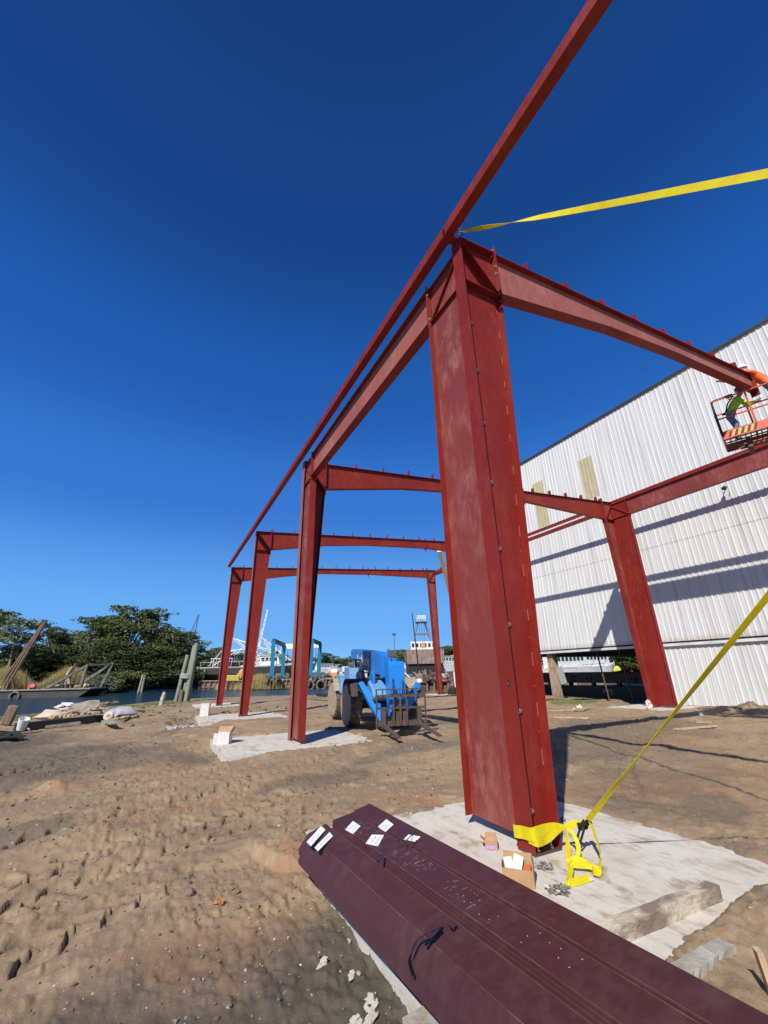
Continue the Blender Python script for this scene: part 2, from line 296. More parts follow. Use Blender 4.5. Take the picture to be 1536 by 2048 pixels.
def make_ground():
    rr = np.concatenate([np.geomspace(0.45, 60, 660), np.geomspace(61, 5000, 60)])
    aa = np.concatenate([np.linspace(rad(-26), rad(84), 900), np.linspace(rad(84), rad(334), 90)[1:-1]])
    Rr, A = np.meshgrid(rr, aa, indexing='ij'); X = Rr * np.sin(A); Y = Rr * np.cos(A)
    Z = ground_h(X, Y); nr, na = X.shape; PRINT_DARK = np.append(ground_h.damp.ravel(), 0.0)
    co = np.stack([X, Y, Z], -1).reshape(-1, 3); co = np.vstack([co, [[0, 0, -0.07]]])
    i, j = np.meshgrid(np.arange(nr - 1), np.arange(na), indexing='ij'); j2 = (j + 1) % na
    q = np.stack([i * na + j, i * na + j2, (i + 1) * na + j2, (i + 1) * na + j], -1).reshape(-1, 4)[:, ::-1]
    tr = np.stack([np.full(na, nr * na), np.arange(na), (np.arange(na) + 1) % na], -1)[:, ::-1]
    me = bpy.data.meshes.new('ground'); me.vertices.add(len(co)); me.vertices.foreach_set('co', co.ravel())
    nl = q.size + tr.size; me.loops.add(nl); me.loops.foreach_set('vertex_index', np.concatenate([q.ravel(), tr.ravel()]))
    npol = len(q) + len(tr); me.polygons.add(npol)
    ls = np.concatenate([np.arange(len(q)) * 4, q.size + np.arange(len(tr)) * 3]); me.polygons.foreach_set('loop_start', ls)
    me.polygons.foreach_set('use_smooth', np.ones(npol, bool)); me.update(calc_edges=True); me.validate()
    x, y = co[:, 0], co[:, 1]
    def attr(nm, v):
        a = me.attributes.new(nm, 'FLOAT', 'POINT'); a.data.foreach_set('value', np.clip(v, 0, 1).astype(np.float32))
    wx = x + 0.8 * fbm(x, y, 0.9, 3); wy = y + 0.8 * fbm(x + 40, y, 0.9, 3)
    def spot(cx, cy, rx, ry, rot=0.0):
        c, s = math.cos(rot), math.sin(rot); dx = wx - cx; dy = wy - cy; u = (dx * c + dy * s) / rx; v = (-dx * s + dy * c) / ry
        return smooth(1.25, 0.65, np.hypot(u, v))
    grey = np.maximum.reduce([spot(0.0, 2.1, 3.0, 1.45, .12), spot(8, 5.2, 2.5, 1.0, .3) * .3, spot(12, 9, 5, 2, .3) * .4, spot(1.2, 2.9, 1.0, 1.0), spot(-2.8, 13.0, 3.2, 2.6, 0.2) * .7, spot(-0.2, 12.0, 2.2, 1.0, .2) * .5, spot(-6, 16, 4.0, 5.0), spot(-1.6, 7.2, 1.3, .35, .45) * .45, spot(2.6, 8.1, 1.6, .4, .5) * .45, spot(5.6, 9.5, 1.8, .6, .4) * .45, spot(9, 7.5, 3, .8, .3) * .4, spot(6.3, 3.9, .9, .5) * .5, spot(9.5, 14, 2, .8, .1) * .5])
    clay = np.maximum.reduce([spot(0.35, 3.5, 0.9, 0.5, .4), spot(1.2, 4.9, .8, .35, .6), spot(3.3, 6.0, 1.2, .3, .1) , spot(1.5, 7.9, 2.2, .35, .45) * .8, spot(0.3, 10.5, 1.2, .5, .6) * .8, spot(-2, 9.7, 1.6, .4, .3) * .7, spot(6.6, 5.0, 1.6, .7, .3), spot(8.2, 4.4, 1.8, .8, .3), spot(12, 7, 2.5, .8, .3) * .7])
    sh_n = lerp_poly(NEAR, x); sh_f = lerp_poly(FAR, x); dn = y - sh_n
    grass = smooth(-4.5, -2.0, dn + 1.2 * fbm(x, y, 0.8, 3)) * smooth(2.5, 0.8, dn) * (0.75 + 0.9 * fbm(x, y, 1.6, 3))
    grass = np.maximum(grass, 0.9 * smooth(0.1, .5, 0.6 - np.hypot((wx - 21.8) / 4.2, (wy - 31.5) / 2.0))); grass = np.maximum(grass, smooth(-2, 1, y - sh_f) * (x < 8))
    grass = np.maximum(grass, 0.9 * smooth(-.1, .5, 1 - np.hypot((wx - 20.8) / 1.8, (wy - 17.8) / 1.2)))
    attr('damp', PRINT_DARK); attr('grey', grey); attr('clay', clay); attr('grass', grass); attr('far', smooth(-1, 2, y - sh_f) * (x >= 6))
    o = bpy.data.objects.new('ground', me); COL.objects.link(o); return o
def ground_mat():
    mt = bpy.data.materials.new('soil'); mt.use_nodes = True; t = mt.node_tree; n = t.nodes; l = t.links; p = n['Principled BSDF']
    p.inputs['Roughness'].default_value = 0.92; p.inputs['Specular IOR Level'].default_value = 0.22
    tc = n.new('ShaderNodeTexCoord')
    def nz(sc, d, r=0.6):
        x = n.new('ShaderNodeTexNoise'); x.inputs['Scale'].default_value = sc; x.inputs['Detail'].default_value = d; x.inputs['Roughness'].default_value = r; l.new(tc.outputs['Object'], x.inputs['Vector']); return x.outputs['Fac']
    def mr(v, a, b, c=0.0, d=1.0):
        r = n.new('ShaderNodeMapRange'); r.interpolation_type = 'SMOOTHSTEP'
        for k, q in (('From Min', a), ('From Max', b), ('To Min', c), ('To Max', d)): r.inputs[k].default_value = q
        l.new(v, r.inputs['Value']); return r.outputs[0]
    def mx(f, a, b):
        x = n.new('ShaderNodeMix'); x.data_type = 'RGBA'
        if hasattr(f, 'links') or not isinstance(f, float): l.new(f, x.inputs[0])
        else: x.inputs[0].default_value = f
        for k, c in ((6, a), (7, b)):
            if isinstance(c, tuple): x.inputs[k].default_value = (*c, 1)
            else: l.new(c, x.inputs[k])
        return x.outputs[2]
    def mul(a, b):
        x = n.new('ShaderNodeMath'); x.operation = 'MULTIPLY'; l.new(a, x.inputs[0])
        if isinstance(b, float): x.inputs[1].default_value = b
        else: l.new(b, x.inputs[1])
        return x.outputs[0]
    def at(nm):
        a = n.new('ShaderNodeAttribute'); a.attribute_name = nm; return a.outputs['Fac']
    c = mx(mr(nz(0.45, 5), 0.40, 0.60), (0.315, 0.222, 0.131), (0.240, 0.172, 0.107))
    c = mx(mr(nz(1.7, 7, .65), 0.50, 0.68), c, (0.38, 0.275, 0.168))
    c = mx(mul(mr(nz(2.3, 8, .7), 0.50, 0.66), 0.6), c, (0.150, 0.120, 0.086))
    c = mx(mul(at('clay'), mr(nz(3.1, 6), 0.35, 0.62, 0.0, .75)), c, (0.31, 0.160, 0.082))
    c = mx(mul(at('grey'), mr(nz(2.6, 6), 0.3, 0.6, 0.5, .97)), c, (0.118, 0.102, 0.078))
    c = mx(mul(at('damp'), mr(nz(4, 4), 0.3, 0.6, .5, .95)), c, (0.125, 0.095, 0.064))  # lug mask mixes a darker soil tone into the print pockets
    c = mx(mul(mr(nz(9, 10, .8), 0.48, 0.62), 0.45), c, (0.185, 0.140, 0.092))
    c = mx(mul(mr(nz(70, 6, .8), 0.50, 0.66), 0.42), c, (0.40, 0.31, 0.21))
    c = mx(mul(at('grass'), mr(nz(6, 4), 0.4, 0.6, 0.3, 1.0)), c, (0.19, 0.20, 0.065))
    c = mx(mul(at('grey'), mr(nz(5, 5), 0.3, 0.65, 0.85, .5)), c, (0.078, 0.068, 0.052))
    c = mx(at('far'), c, (0.20, 0.17, 0.13))
    c = mx(mul(mr(nz(38, 3), 0.60, 0.70), 0.35), c, (0.075, 0.056, 0.038))
    v = n.new('ShaderNodeTexVoronoi'); v.inputs['Scale'].default_value = 17; l.new(tc.outputs['Object'], v.inputs['Vector'])
    cell = n.new('ShaderNodeSeparateColor'); l.new(v.outputs['Color'], cell.inputs[0])
    c = mx(mul(mr(v.outputs['Distance'], 0.16, 0.10), mr(cell.outputs[0], 0.90, 0.92)), c, (0.52, 0.46, 0.37))
    l.new(c, p.inputs['Base Color'])
    b1 = n.new('ShaderNodeBump'); b1.inputs['Strength'].default_value = 0.6; b1.inputs['Distance'].default_value = 0.016; l.new(nz(15, 9, .78), b1.inputs['Height'])
    b2 = n.new('ShaderNodeBump'); b2.inputs['Strength'].default_value = 0.6; b2.inputs['Distance'].default_value = 0.005; l.new(nz(60, 5, .75), b2.inputs['Height']); l.new(b1.outputs[0], b2.inputs['Normal'])
    l.new(b2.outputs[0], p.inputs['Normal']); return mt
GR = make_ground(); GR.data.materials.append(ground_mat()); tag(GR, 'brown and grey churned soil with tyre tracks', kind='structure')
def gz(x, y): return float(ground_h(np.array([float(x)]), np.array([float(y)]))[0])

def water_mat():
    mt = bpy.data.materials.new('water'); mt.use_nodes = True; t = mt.node_tree; n = t.nodes; l = t.links; p = n['Principled BSDF']
    p.inputs['Base Color'].default_value = (0.012, 0.034, 0.050, 1); p.inputs['Roughness'].default_value = 0.18; p.inputs['IOR'].default_value = 1.33
    tc = n.new('ShaderNodeTexCoord'); mp = n.new('ShaderNodeMapping'); mp.inputs['Rotation'].default_value = (0, 0, 0.4); mp.inputs['Scale'].default_value = (1, 2.2, 1); l.new(tc.outputs['Object'], mp.inputs[0])
    a = n.new('ShaderNodeTexNoise'); a.inputs['Scale'].default_value = 1.6; a.inputs['Detail'].default_value = 5; l.new(mp.outputs[0], a.inputs['Vector'])
    b = n.new('ShaderNodeBump'); b.inputs['Strength'].default_value = 1.0; b.inputs['Distance'].default_value = 0.22; l.new(a.outputs['Fac'], b.inputs['Height']); l.new(b.outputs[0], p.inputs['Normal']); return mt
wm = MB(); wm.add([(-900, -300, -.6), (900, -300, -.6), (900, 900, -.6), (-900, 900, -.6)], [(0, 1, 2, 3)])
tag(wm.build('water', water_mat()), 'dark blue rippled water of the channel', kind='structure')

# ------------------------------------------------------------------ concrete footings
def concrete_mat():
    mt = bpy.data.materials.new('concrete'); mt.use_nodes = True; t = mt.node_tree; n = t.nodes; l = t.links; p = n['Principled BSDF']; p.inputs['Roughness'].default_value = .9; p.inputs['Specular IOR Level'].default_value = .2
    tc = n.new('ShaderNodeTexCoord')
    def nz(sc, d, r, st=(1, 1, 1)):
        mp = n.new('ShaderNodeMapping'); mp.inputs['Scale'].default_value = st; mp.inputs['Rotation'].default_value = (0, 0, .5); l.new(tc.outputs['Object'], mp.inputs[0]); x = n.new('ShaderNodeTexNoise'); x.inputs['Scale'].default_value = sc; x.inputs['Detail'].default_value = d; x.inputs['Roughness'].default_value = r; l.new(mp.outputs[0], x.inputs['Vector']); return x.outputs['Fac']
    def mr(v, a, b, c=0., d=1.):
        r = n.new('ShaderNodeMapRange'); r.inputs['From Min'].default_value = a; r.inputs['From Max'].default_value = b; r.inputs['To Min'].default_value = c; r.inputs['To Max'].default_value = d; l.new(v, r.inputs['Value']); return r.outputs[0]
    c = (0.545, 0.515, 0.455)
    for f, col in ((mr(nz(1.6, 8, .65), .45, .7, 0, .55), (.40, .35, .28)), (mr(nz(7, 9, .75, (1, .45, 1)), .50, .60, 0, .55), (.34, .27, .19)), (mr(nz(3.2, 9, .7, (1, .5, 1)), .55, .62, 0, .7), (.26, .19, .13)), (mr(nz(60, 4, .7), .55, .75, 0, .5), (.35, .32, .27)), (mr(nz(14, 6, .7), .60, .72, 0, .6), (.64, .62, .57))):
        x = n.new('ShaderNodeMix'); x.data_type = 'RGBA'; l.new(f, x.inputs[0]); x.inputs[7].default_value = (*col, 1)
        if isinstance(c, tuple): x.inputs[6].default_value = (*c, 1)
        else: l.new(c, x.inputs[6])
        c = x.outputs[2]
    l.new(c, p.inputs['Base Color']); b = n.new('ShaderNodeBump'); b.inputs['Strength'].default_value = .5; b.inputs['Distance'].default_value = .008; l.new(nz(22, 8, .7), b.inputs['Height']); l.new(b.outputs[0], p.inputs['Normal']); MATS['concrete'] = mt; return mt
CONC = concrete_mat()
CONC_S = mat('concrete_side', (0.27, 0.24, 0.20), 0.9, col2=(0.40, 0.38, 0.33), vscale=5, bump=0.8, bscale=14, detail=9, spec=.2)
SLAB_LABELS = ['pale concrete footing under the nearest red column and maroon purlins', 'concrete footing under the second red column with an open carton on its corner',
               'concrete footing under the third red column in the left row', 'concrete footing under the farthest red column of the left row by the water',
               'concrete footing under the red column in front of the white wall', 'concrete footing under the far right column beyond the blue telehandler', 'concrete footing hidden behind the nearest red column']
for k, (x0, y0, x1, y1, zt) in enumerate(SLABS):
    random.seed(k + 3); pts = []
    for (ax, ay), (bx, by) in (((x0, y0), (x1, y0)), ((x1, y0), (x1, y1)), ((x1, y1), (x0, y1)), ((x0, y1), (x0, y0))):
        for t in range(14):
            u = t / 14; j = 0.018
            pts.append((ax + (bx - ax) * u + random.uniform(-j, j), ay + (by - ay) * u + random.uniform(-j, j), 0))
    b = MB().prism([(x, y, z - 0.55) for x, y, z in pts], (0, 0, 0.55))
    o = b.build('concrete_footing', CONC, off=((x0 + x1) / 2, (y0 + y1) / 2, 0)); o.location = ((x0 + x1) / 2, (y0 + y1) / 2, 0)
    tag(o, SLAB_LABELS[k], 'concrete footing', 'concrete footings under the red columns')

# ------------------------------------------------------------------ red steel frame
YS = [3.77, 12.44, 20.61, 28.88]; X0 = 3.42; XR = 19.65; H = 8.36; SL = 0.0752
def roof(X): return H + 0.02 + SL * (X - X0)
def bolts(parent, pts, ax, r=0.017):
    """one hexagonal bolt head with washer per point, pointing along ax"""
    for p in pts:
        b = MB(); a = Vector(ax); p = Vector(p)
        b.tube([p, p + a * 0.004], r * 1.35, 10); b.tube([p + a * 0.004, p + a * 0.022], r, 6); b.tube([p + a * 0.022, p + a * 0.036], r * 0.5, 6)
        b.build('bolt', BOLT, parent)
def column(X, Y, s, label, portal=0, kd=0.75, ztop=None, near=False, group='red steel columns', canopy=False):
    """s=+1: web runs to +X from the outer flange. portal=+1/-1: second column along Y bolted to the web."""
    t = thing('steel_column', (X, Y, 0), label, 'steel column', group); zt = roof(X) if ztop is None else ztop
    zk = zt - 0.95 if s > 0 else zt - 1.0
    bd = 0.34; T = 0.012; fw = 0.115; tw = 0.006
    xk = s * kd
    ze = zt + SL * xk
    MB().prism([(s * T, -tw, 0.02), (s * bd, -tw, 0.02), (xk, -tw, zk), (xk, -tw, ze), (s * T, -tw, zt)], (0, 2 * tw, 0)).build('web', STEEL if s > 0 else SCUFF_SHEEN, t)
    MB().box((0, -fw, 0.02), (s * T, fw, zt)).build('outer_flange', STEEL if near or s < 0 else SUNLIT, t)
    MB().prism([(s * bd, -fw, 0.02), (s * (bd + T), -fw, 0.02), (xk + s * T, -fw, zk), (xk, -fw, zk)], (0, 2 * fw, 0)).build('inner_flange', STEEL, t)
    MB().box((0, -fw, 0.0), (s * (bd + .014), fw, 0.019)).build('base_plate', mat('mill_steel', (.06, .045, .042), .6), t)
    b = MB()
    for sd_ in (-1, 1): b.box((s * T * 1.2, sd_ * tw * 1.3, zk), (xk - s * .002, sd_ * fw, zk + T)); 
    b.build('knee_stiffener', STEEL, t)
    b = MB()
    for sd_ in (-1, 1):
        b.prism([(s * T * 1.3, sd_ * tw * 1.5, zt - .05), (s * T * 1.3 + s * .015, sd_ * tw * 1.5, zt - .05), (xk - s * .02, sd_ * tw * 1.5, zk + T + .015), (xk - s * .035, sd_ * tw * 1.5, zk + T + .015)], (0, sd_ * (fw - .012), 0))
    b.build('diagonal_stiffener', STEEL, t)
    b = MB().prism([(0, -fw, zt + .002), (xk, -fw, ze + .002), (xk, -fw, ze + .014), (0, -fw, zt + .014)], (0, 2 * fw, 0)); b.build('top_flange', STEEL, t)
    b = MB().box((xk + s * .014, -fw, zk - .14), (xk + s * .03, fw, ze + .18)); b.build('end_plate', STEEL, t)
    if near or portal:
        bolts(t, [(xk + s * .014 - s * .0, y, z) for y in (-.08,) for z in (zk - .09, zk + .08, zk + .55, zk + .72, ze + .1)], (-s, 0, 0), 0.016)
    b = MB()
    for x in ((.08, .26) if s > 0 else (-.08, -.26)):
        for y in (-.07, .07): b.tube([(x, y, .02), (x, y, .075)], .012, 8); b.tube([(x, y, .02), (x, y, .04)], .024, 6)
    b.build('anchor_bolt', BOLT, t)
    # fit-up weld ticks along the inner flange
    b = MB(); z = 0.55 + (Y % 1) * .2; random.seed(int(Y * 7))
    while z < zk - .3:
        x = s * (bd + (kd - bd) * (z / zk)) - s * .012; L = 0.11 + random.random() * .05
        b.prism([(x, -tw - .001, z), (x - s * .009, -tw - .001, z), (x - s * .009 + s * .006, -tw - .001, z + L), (x + s * .006, -tw - .001, z + L)], (0, -.006, 0))
        if random.random() < .6: b.box((x, -tw - .001, z + L + .16), (x - s * .008, -tw - .007, z + L + .175))
        z += 0.44 + random.random() * .1
    b.build('weld_marks', mat('weld_mark', (0.42, 0.11, 0.08), 0.6, var=.2), t)
    if near:
        b = MB(); random.seed(4); b.prism([(-.0015, -.02 + .035 * math.cos(a) * random.uniform(.7, 1.2), 1.52 + .04 * math.sin(a) * random.uniform(.7, 1.3)) for a in np.linspace(0, 5.9, 14)], (-.001, 0, 0)); b.build('burnt_patch', mat('burnt_steel', (.03, .022, .025), .6), t)
        MB().tube([(-.003, -.02, 1.51), (-.006, -.02, 1.51)], .009, 8).build('weld_slag', mat('weld_mark', (0.42, 0.11, 0.08), 0.6, var=.2), t)
    if portal:
        q = portal; px = s * 0.078; hw = 0.062; y0 = q * (tw + .001); y1 = q * (tw + .013); hf = .10; yf = q * 0.90; zb = 0.10 if near else .06
        MB().box((px - hw, y0, .1), (px + hw, y1, zt - .2)).build('portal_near_flange', STEEL, t)
        zk2 = zt - 0.92; ztp = zt - .16
        MB().prism([(px - tw, y1, zb), (px - tw, yf, zb), (px - tw, yf, ztp), (px - tw, y1, ztp)], (2 * tw, 0, 0)).build('portal_web', SCUFF_SHEEN if s > 0 else STEEL, t)
        MB().box((px - hf, yf, zb - .0), (px + hf, yf + q * T, zk2)).build('portal_far_flange', STEEL, t)
        b = MB()
        for sd_ in (-1, 1): b.box((px + sd_ * tw * 1.3, y1 + q * .002, zk2), (px + sd_ * hw, yf - q * .002, zk2 + T))
        for sd_ in (-1, 1):
            b.prism([(px + sd_ * tw * 1.5, y1 + q * .01, ztp - .06), (px + sd_ * tw * 1.5, y1 + q * .03, ztp - .06), (px + sd_ * tw * 1.5, yf - q * .01, zk2 + .03), (px + sd_ * tw * 1.5, yf - q * .03, zk2 + .03)], (sd_ * (hw - .014), 0, 0))
        b.build('portal_stiffener', STEEL, t)
        MB().box((px - hw, y1 + q * .002, ztp + .002), (px + hw, yf, ztp + .014)).build('portal_top_flange', STEEL, t)
        MB().box((px - hf, yf + q * .014, zk2 - .10), (px + hf, yf + q * .030, ztp + .10)).build('portal_end_plate', STEEL, t)
        bolts(t, [(px - hf + .03, yf + q * .014, z) for z in (zk2 - .05, zk2 + .08, ztp - .1, ztp + .06)], (0, -q, 0), 0.016)
        fx = px - hw + .018 if s > 0 else px + hw - .018
        if q > 0: bolts(t, [(px + .040 * s, -tw, z) for z in np.arange(0.33, zk, 0.905)], (0, -1, 0), 0.02)
        else: bolts(t, [(px + .04, y1 - .013, z) for z in np.arange(0.5, zk, 1.1)], (0, -1, 0), 0.016)
    return t
def tapered_beam(name, label, cat, P0, axis, segs, hwid, group, wm=None, clips=None, clip_dir=1, endplates=(), off=0.0, webw=0.006, T=0.012, marks=()):
    """segs: list of (u, ztop, zbot) along axis from P0."""
    t = thing(name, P0, label, cat, group); ax = Vector(axis); sd_ = Vector((-ax.y, ax.x, 0))
    W = lambda u, v, z: tuple(ax * u + sd_ * v + Vector((0, 0, z)))
    top = [(u, a) for u, a, b_ in segs]; bot = [(u, b_) for u, a, b_ in segs]
    MB().prism([W(u, -webw, z) for u, z in top] + [W(u, -webw, z) for u, z in reversed(bot)], sd_ * 2 * webw).build('web', wm or STEEL, t)
    b = MB(); b.prism([W(u, -hwid, z + .001) for u, z in top] + [W(u, -hwid, z + T) for u, z in reversed(top)], sd_ * 2 * hwid).build('top_flange', STEEL, t)
    b = MB(); b.prism([W(u, -hwid, z - T) for u, z in bot] + [W(u, -hwid, z - .001) for u, z in reversed(bot)], sd_ * 2 * hwid).build('bottom_flange', STEEL, t)
    zt_ = lambda u: float(np.interp(u, [p[0] for p in top], [p[1] for p in top])); zb_ = lambda u: float(np.interp(u, [p[0] for p in bot], [p[1] for p in bot]))
    for u in endplates:
        MB().prism([W(u - .007, -hwid, zb_(u) - .16), W(u + .007, -hwid, zb_(u) - .16), W(u + .007, -hwid, zt_(u) + .14), W(u - .007, -hwid, zt_(u) + .14)], sd_ * 2 * hwid).build('splice_plate', STEEL, t)
        bolts(t, [W(u - .007, -hwid + .03, z) for z in (zb_(u) - .1, zb_(u) + .1, zt_(u) - .12, zt_(u) + .09)], tuple(-ax), 0.014)
    if clips is not None:
        for u in clips:
            z = zt_(u) + T
            b = MB().prism([W(u, -.085, z), W(u, .085, z), W(u, .085, z + .20), W(u, .03, z + .24), W(u, -.085, z + .20)], tuple(ax * .008)); b.build('purlin_clip', STEEL, t)
            for v in (-.03, .03): pass
    for u in marks:
        b = MB(); z = zb_(u) + .002
        b.prism([W(u, -webw - .002, z), W(u + .10, -webw - .002, z), W(u + .10, -webw - .002, z + .09)], tuple(sd_ * -.05)); b.build('brace_clip', STEEL, t)
    return t
LG = 'red columns of the left row'
column(X0, YS[0], 1, 'nearest and largest red steel column, yellow strap tied round its foot', portal=1, near=True, group=LG)
column(X0, YS[1], 1, 'second red column of the left row, standing left of the blue telehandler', portal=-1, group=LG)
column(X0, YS[2], 1, 'third red column of the left row, pale box at its footing', group=LG)
column(X0, YS[3], 1, 'farthest red column of the left row, standing in front of the water', kd=.72, group=LG)
RG = 'red columns of the right row'
column(XR, YS[1], -1, 'red column in front of the white metal wall', portal=-1, kd=.72, group=RG)
column(XR, YS[0], -1, 'red column outside the right edge whose shadow crosses the white wall', portal=1, kd=.72, group=RG)
column(XR, YS[2], -1, 'red column of the right row hidden behind the nearest column', kd=.72, group=RG)
column(XR, YS[3], -1, 'slender red column right of the telehandler against the moored boats', kd=.72, group=RG)
RL = ['nearest red rafter running from the big column to the orange lift', 'second red rafter meeting the column at the white wall', 'third red rafter passing behind the nearest column', 'farthest and thinnest red rafter above the telehandler']
RFG = 'red rafters across the frame'
for i, Y in enumerate(YS):
    xe = {0: 13.55}.get(i, XR - .75 - .03); xs = X0 + (.75 if i < 3 else .72) + .03; L = xe - xs; dm = .45 if i < 3 else .36
    def sg(X, d): return (X - xs, roof(X) - roof(xs), roof(X) - roof(xs) - d)
    segs = [sg(xs, .92), sg(xs + 3.0, .56), sg(9.6, dm), sg(13.5, dm + .03)]
    if i: segs += [sg(xe, .93 if i < 3 else .62)]
    ep = [13.5 - xs] if i else [13.5 - xs]
    tapered_beam('steel_rafter', RL[i], 'steel rafter', (xs, Y, roof(xs)), (1, 0, 0), segs, .09 if i else .1, RFG, clips=[u for u in np.arange(0.06 if i else -.0 + .8, L - .2, 1.1)], endplates=ep, wm=SUNLIT if i == 0 else None, marks=(3.0, 6.6, 9) if i == 0 else ())
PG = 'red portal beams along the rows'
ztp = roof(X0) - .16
tapered_beam('portal_beam', 'red portal beam between the two nearest columns of the left row', 'steel beam', (X0 + .078, YS[0] + .93, ztp), (0, 1, 0), [(0, 0, -.76), (YS[1] - YS[0] - 1.86, 0, -.76)], .10, PG, wm=SUNLIT)
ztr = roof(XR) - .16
tapered_beam('portal_beam', 'red portal beam crossing in front of the white wall to the right', 'steel beam', (XR - .078, YS[0] + .93, ztr), (0, 1, 0), [(0, 0, -.76), (YS[1] - YS[0] - 1.86, 0, -.76)], .10, PG, wm=SCUFF_SHEEN)
def c_strut(name, label, x, z, h, fl, y0, y1, cat, group):
    o = MB(); T = .006
    for zz in (z, z + h - T): o.box((x, y0, zz), (x + fl, y1, zz + T))
    o.box((x - T, y0, z), (x, y1, z + h)); o.box((x + fl - T, y0, z + T), (x + fl, y1, z + .03))
    o.box((x + fl - T, y0, z + h - .03), (x + fl, y1, z + h - T))
    ob = o.build(name, STEEL, off=(x, y0, z)); ob.location = (x, y0, z); return tag(ob, label, cat, group)
c_strut('eave_strut', 'long red eave strut over the left row, running up past the top edge', 3.19, 8.40, .20, .15, -4.9, 3.75, 'eave strut', 'red eave struts')
c_strut('eave_strut', 'long red eave strut joining the tops of the four left columns', 3.19, 8.40, .20, .15, 3.79, 28.95, 'eave strut', 'red eave struts')
c_strut('eave_strut', 'thin red strut in front of the white wall, lower of the pair', XR + .28, roof(XR) - .30, .19, .14, -4.9, 30.6, 'eave strut', 'red eave struts')
c_strut('eave_strut', 'thin red strut in front of the white wall, upper of the pair', XR + 1.75, roof(XR) + .62, .17, .14, -4.9, 30.6, 'eave strut', 'red eave struts')
for i, Y in enumerate(YS):
    b = MB().prism([(XR + .02, Y - .07, roof(XR) - .3), (XR + 1.9, Y - .07, roof(XR) + .38), (XR + 1.9, Y - .07, roof(XR) + .6), (XR + .02, Y - .07, roof(XR) - .02)], (0, .14, 0))
    o = b.build('canopy_beam', STEEL, off=(XR, Y, 9)); o.location = (XR, Y, 9)
    tag(o, ['short red canopy beam beyond the right edge of the picture', 'short red canopy beam behind the knee of the column at the white wall', 'short red canopy beam hidden behind the nearest column', 'short red canopy beam at the far end of the thinnest rafter'][i], 'steel beam', 'short red canopy beams')
b = MB().box((3.19, 3.70, 8.385), (3.45, 3.84, 8.398)); b.box((3.335, 3.70, 8.398), (3.345, 3.84, 8.57)); bk = b.build('strut_bracket', STEEL, off=(3.4, 3.77, 8.4)); bk.location = (3.4, 3.77, 8.4)
tag(bk, 'small dark bracket holding the eave strut on the nearest column', 'bracket')
# ------------------------------------------------------------------ white metal building on the right
XW = 22.8
def panel_mat():
    mt = bpy.data.materials.new('white_siding'); mt.use_nodes = True; t = mt.node_tree; n = t.nodes; l = t.links; p = n['Principled BSDF']; p.inputs['Roughness'].default_value = 0.5
    tc = n.new('ShaderNodeTexCoord'); mp = n.new('ShaderNodeMapping'); mp.inputs['Scale'].default_value = (1, 2.2, .07); l.new(tc.outputs['Object'], mp.inputs[0])
    a = n.new('ShaderNodeTexNoise'); a.inputs['Scale'].default_value = 2.6; a.inputs['Detail'].default_value = 6; l.new(mp.outputs[0], a.inputs['Vector'])
    cr = n.new('ShaderNodeValToRGB'); cr.color_ramp.elements[0].position = .45; cr.color_ramp.elements[1].position = .72
    cr.color_ramp.elements[0].color = (.63, .635, .62, 1); cr.color_ramp.elements[1].color = (.47, .475, .45, 1); l.new(a.outputs['Fac'], cr.inputs[0])
    # rust creeping up from the drip edge
    s = n.new('ShaderNodeSeparateXYZ'); l.new(tc.outputs['Object'], s.inputs[0]); b = n.new('ShaderNodeTexNoise'); b.inputs['Scale'].default_value = 7; b.inputs['Detail'].default_value = 6; l.new(tc.outputs['Object'], b.inputs['Vector'])
    ad = n.new('ShaderNodeMath'); ad.operation = 'MULTIPLY_ADD'; ad.inputs[1].default_value = -.55; l.new(b.outputs['Fac'], ad.inputs[0]); l.new(s.outputs['Z'], ad.inputs[2])
    r = n.new('ShaderNodeMapRange'); r.inputs['From Min'].default_value = 2.80; r.inputs['From Max'].default_value = 2.48; l.new(ad.outputs[0], r.inputs['Value'])
    g = n.new('ShaderNodeMath'); g.operation = 'GREATER_THAN'; g.inputs[1].default_value = 2.7; l.new(s.outputs['Z'], g.inputs[0])
    mu = n.new('ShaderNodeMath'); mu.operation = 'MULTIPLY'; l.new(r.outputs[0], mu.inputs[0]); l.new(g.outputs[0], mu.inputs[1])
    mu2 = n.new('ShaderNodeMath'); mu2.operation = 'MULTIPLY'; mu2.inputs[1].default_value = .5; l.new(mu.outputs[0], mu2.inputs[0])
    mx = n.new('ShaderNodeMix'); mx.data_type = 'RGBA'; l.new(mu2.outputs[0], mx.inputs[0]); l.new(cr.outputs[0], mx.inputs[6]); mx.inputs[7].default_value = (.33, .20, .10, 1)
    l.new(mx.outputs[2], p.inputs['Base Color']); return mt
SIDING = panel_mat(); SKYL = mat('fibreglass_skylight', (.50, .44, .27), .5, col2=(.40, .34, .19), vscale=4, stretch=(1, 1, .3))
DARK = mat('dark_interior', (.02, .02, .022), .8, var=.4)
bld = thing('metal_building', (XW, 8, 0), 'tall white ribbed metal building filling the right side, open bay at its left foot', 'building')
OB = (XW, 8, 0)
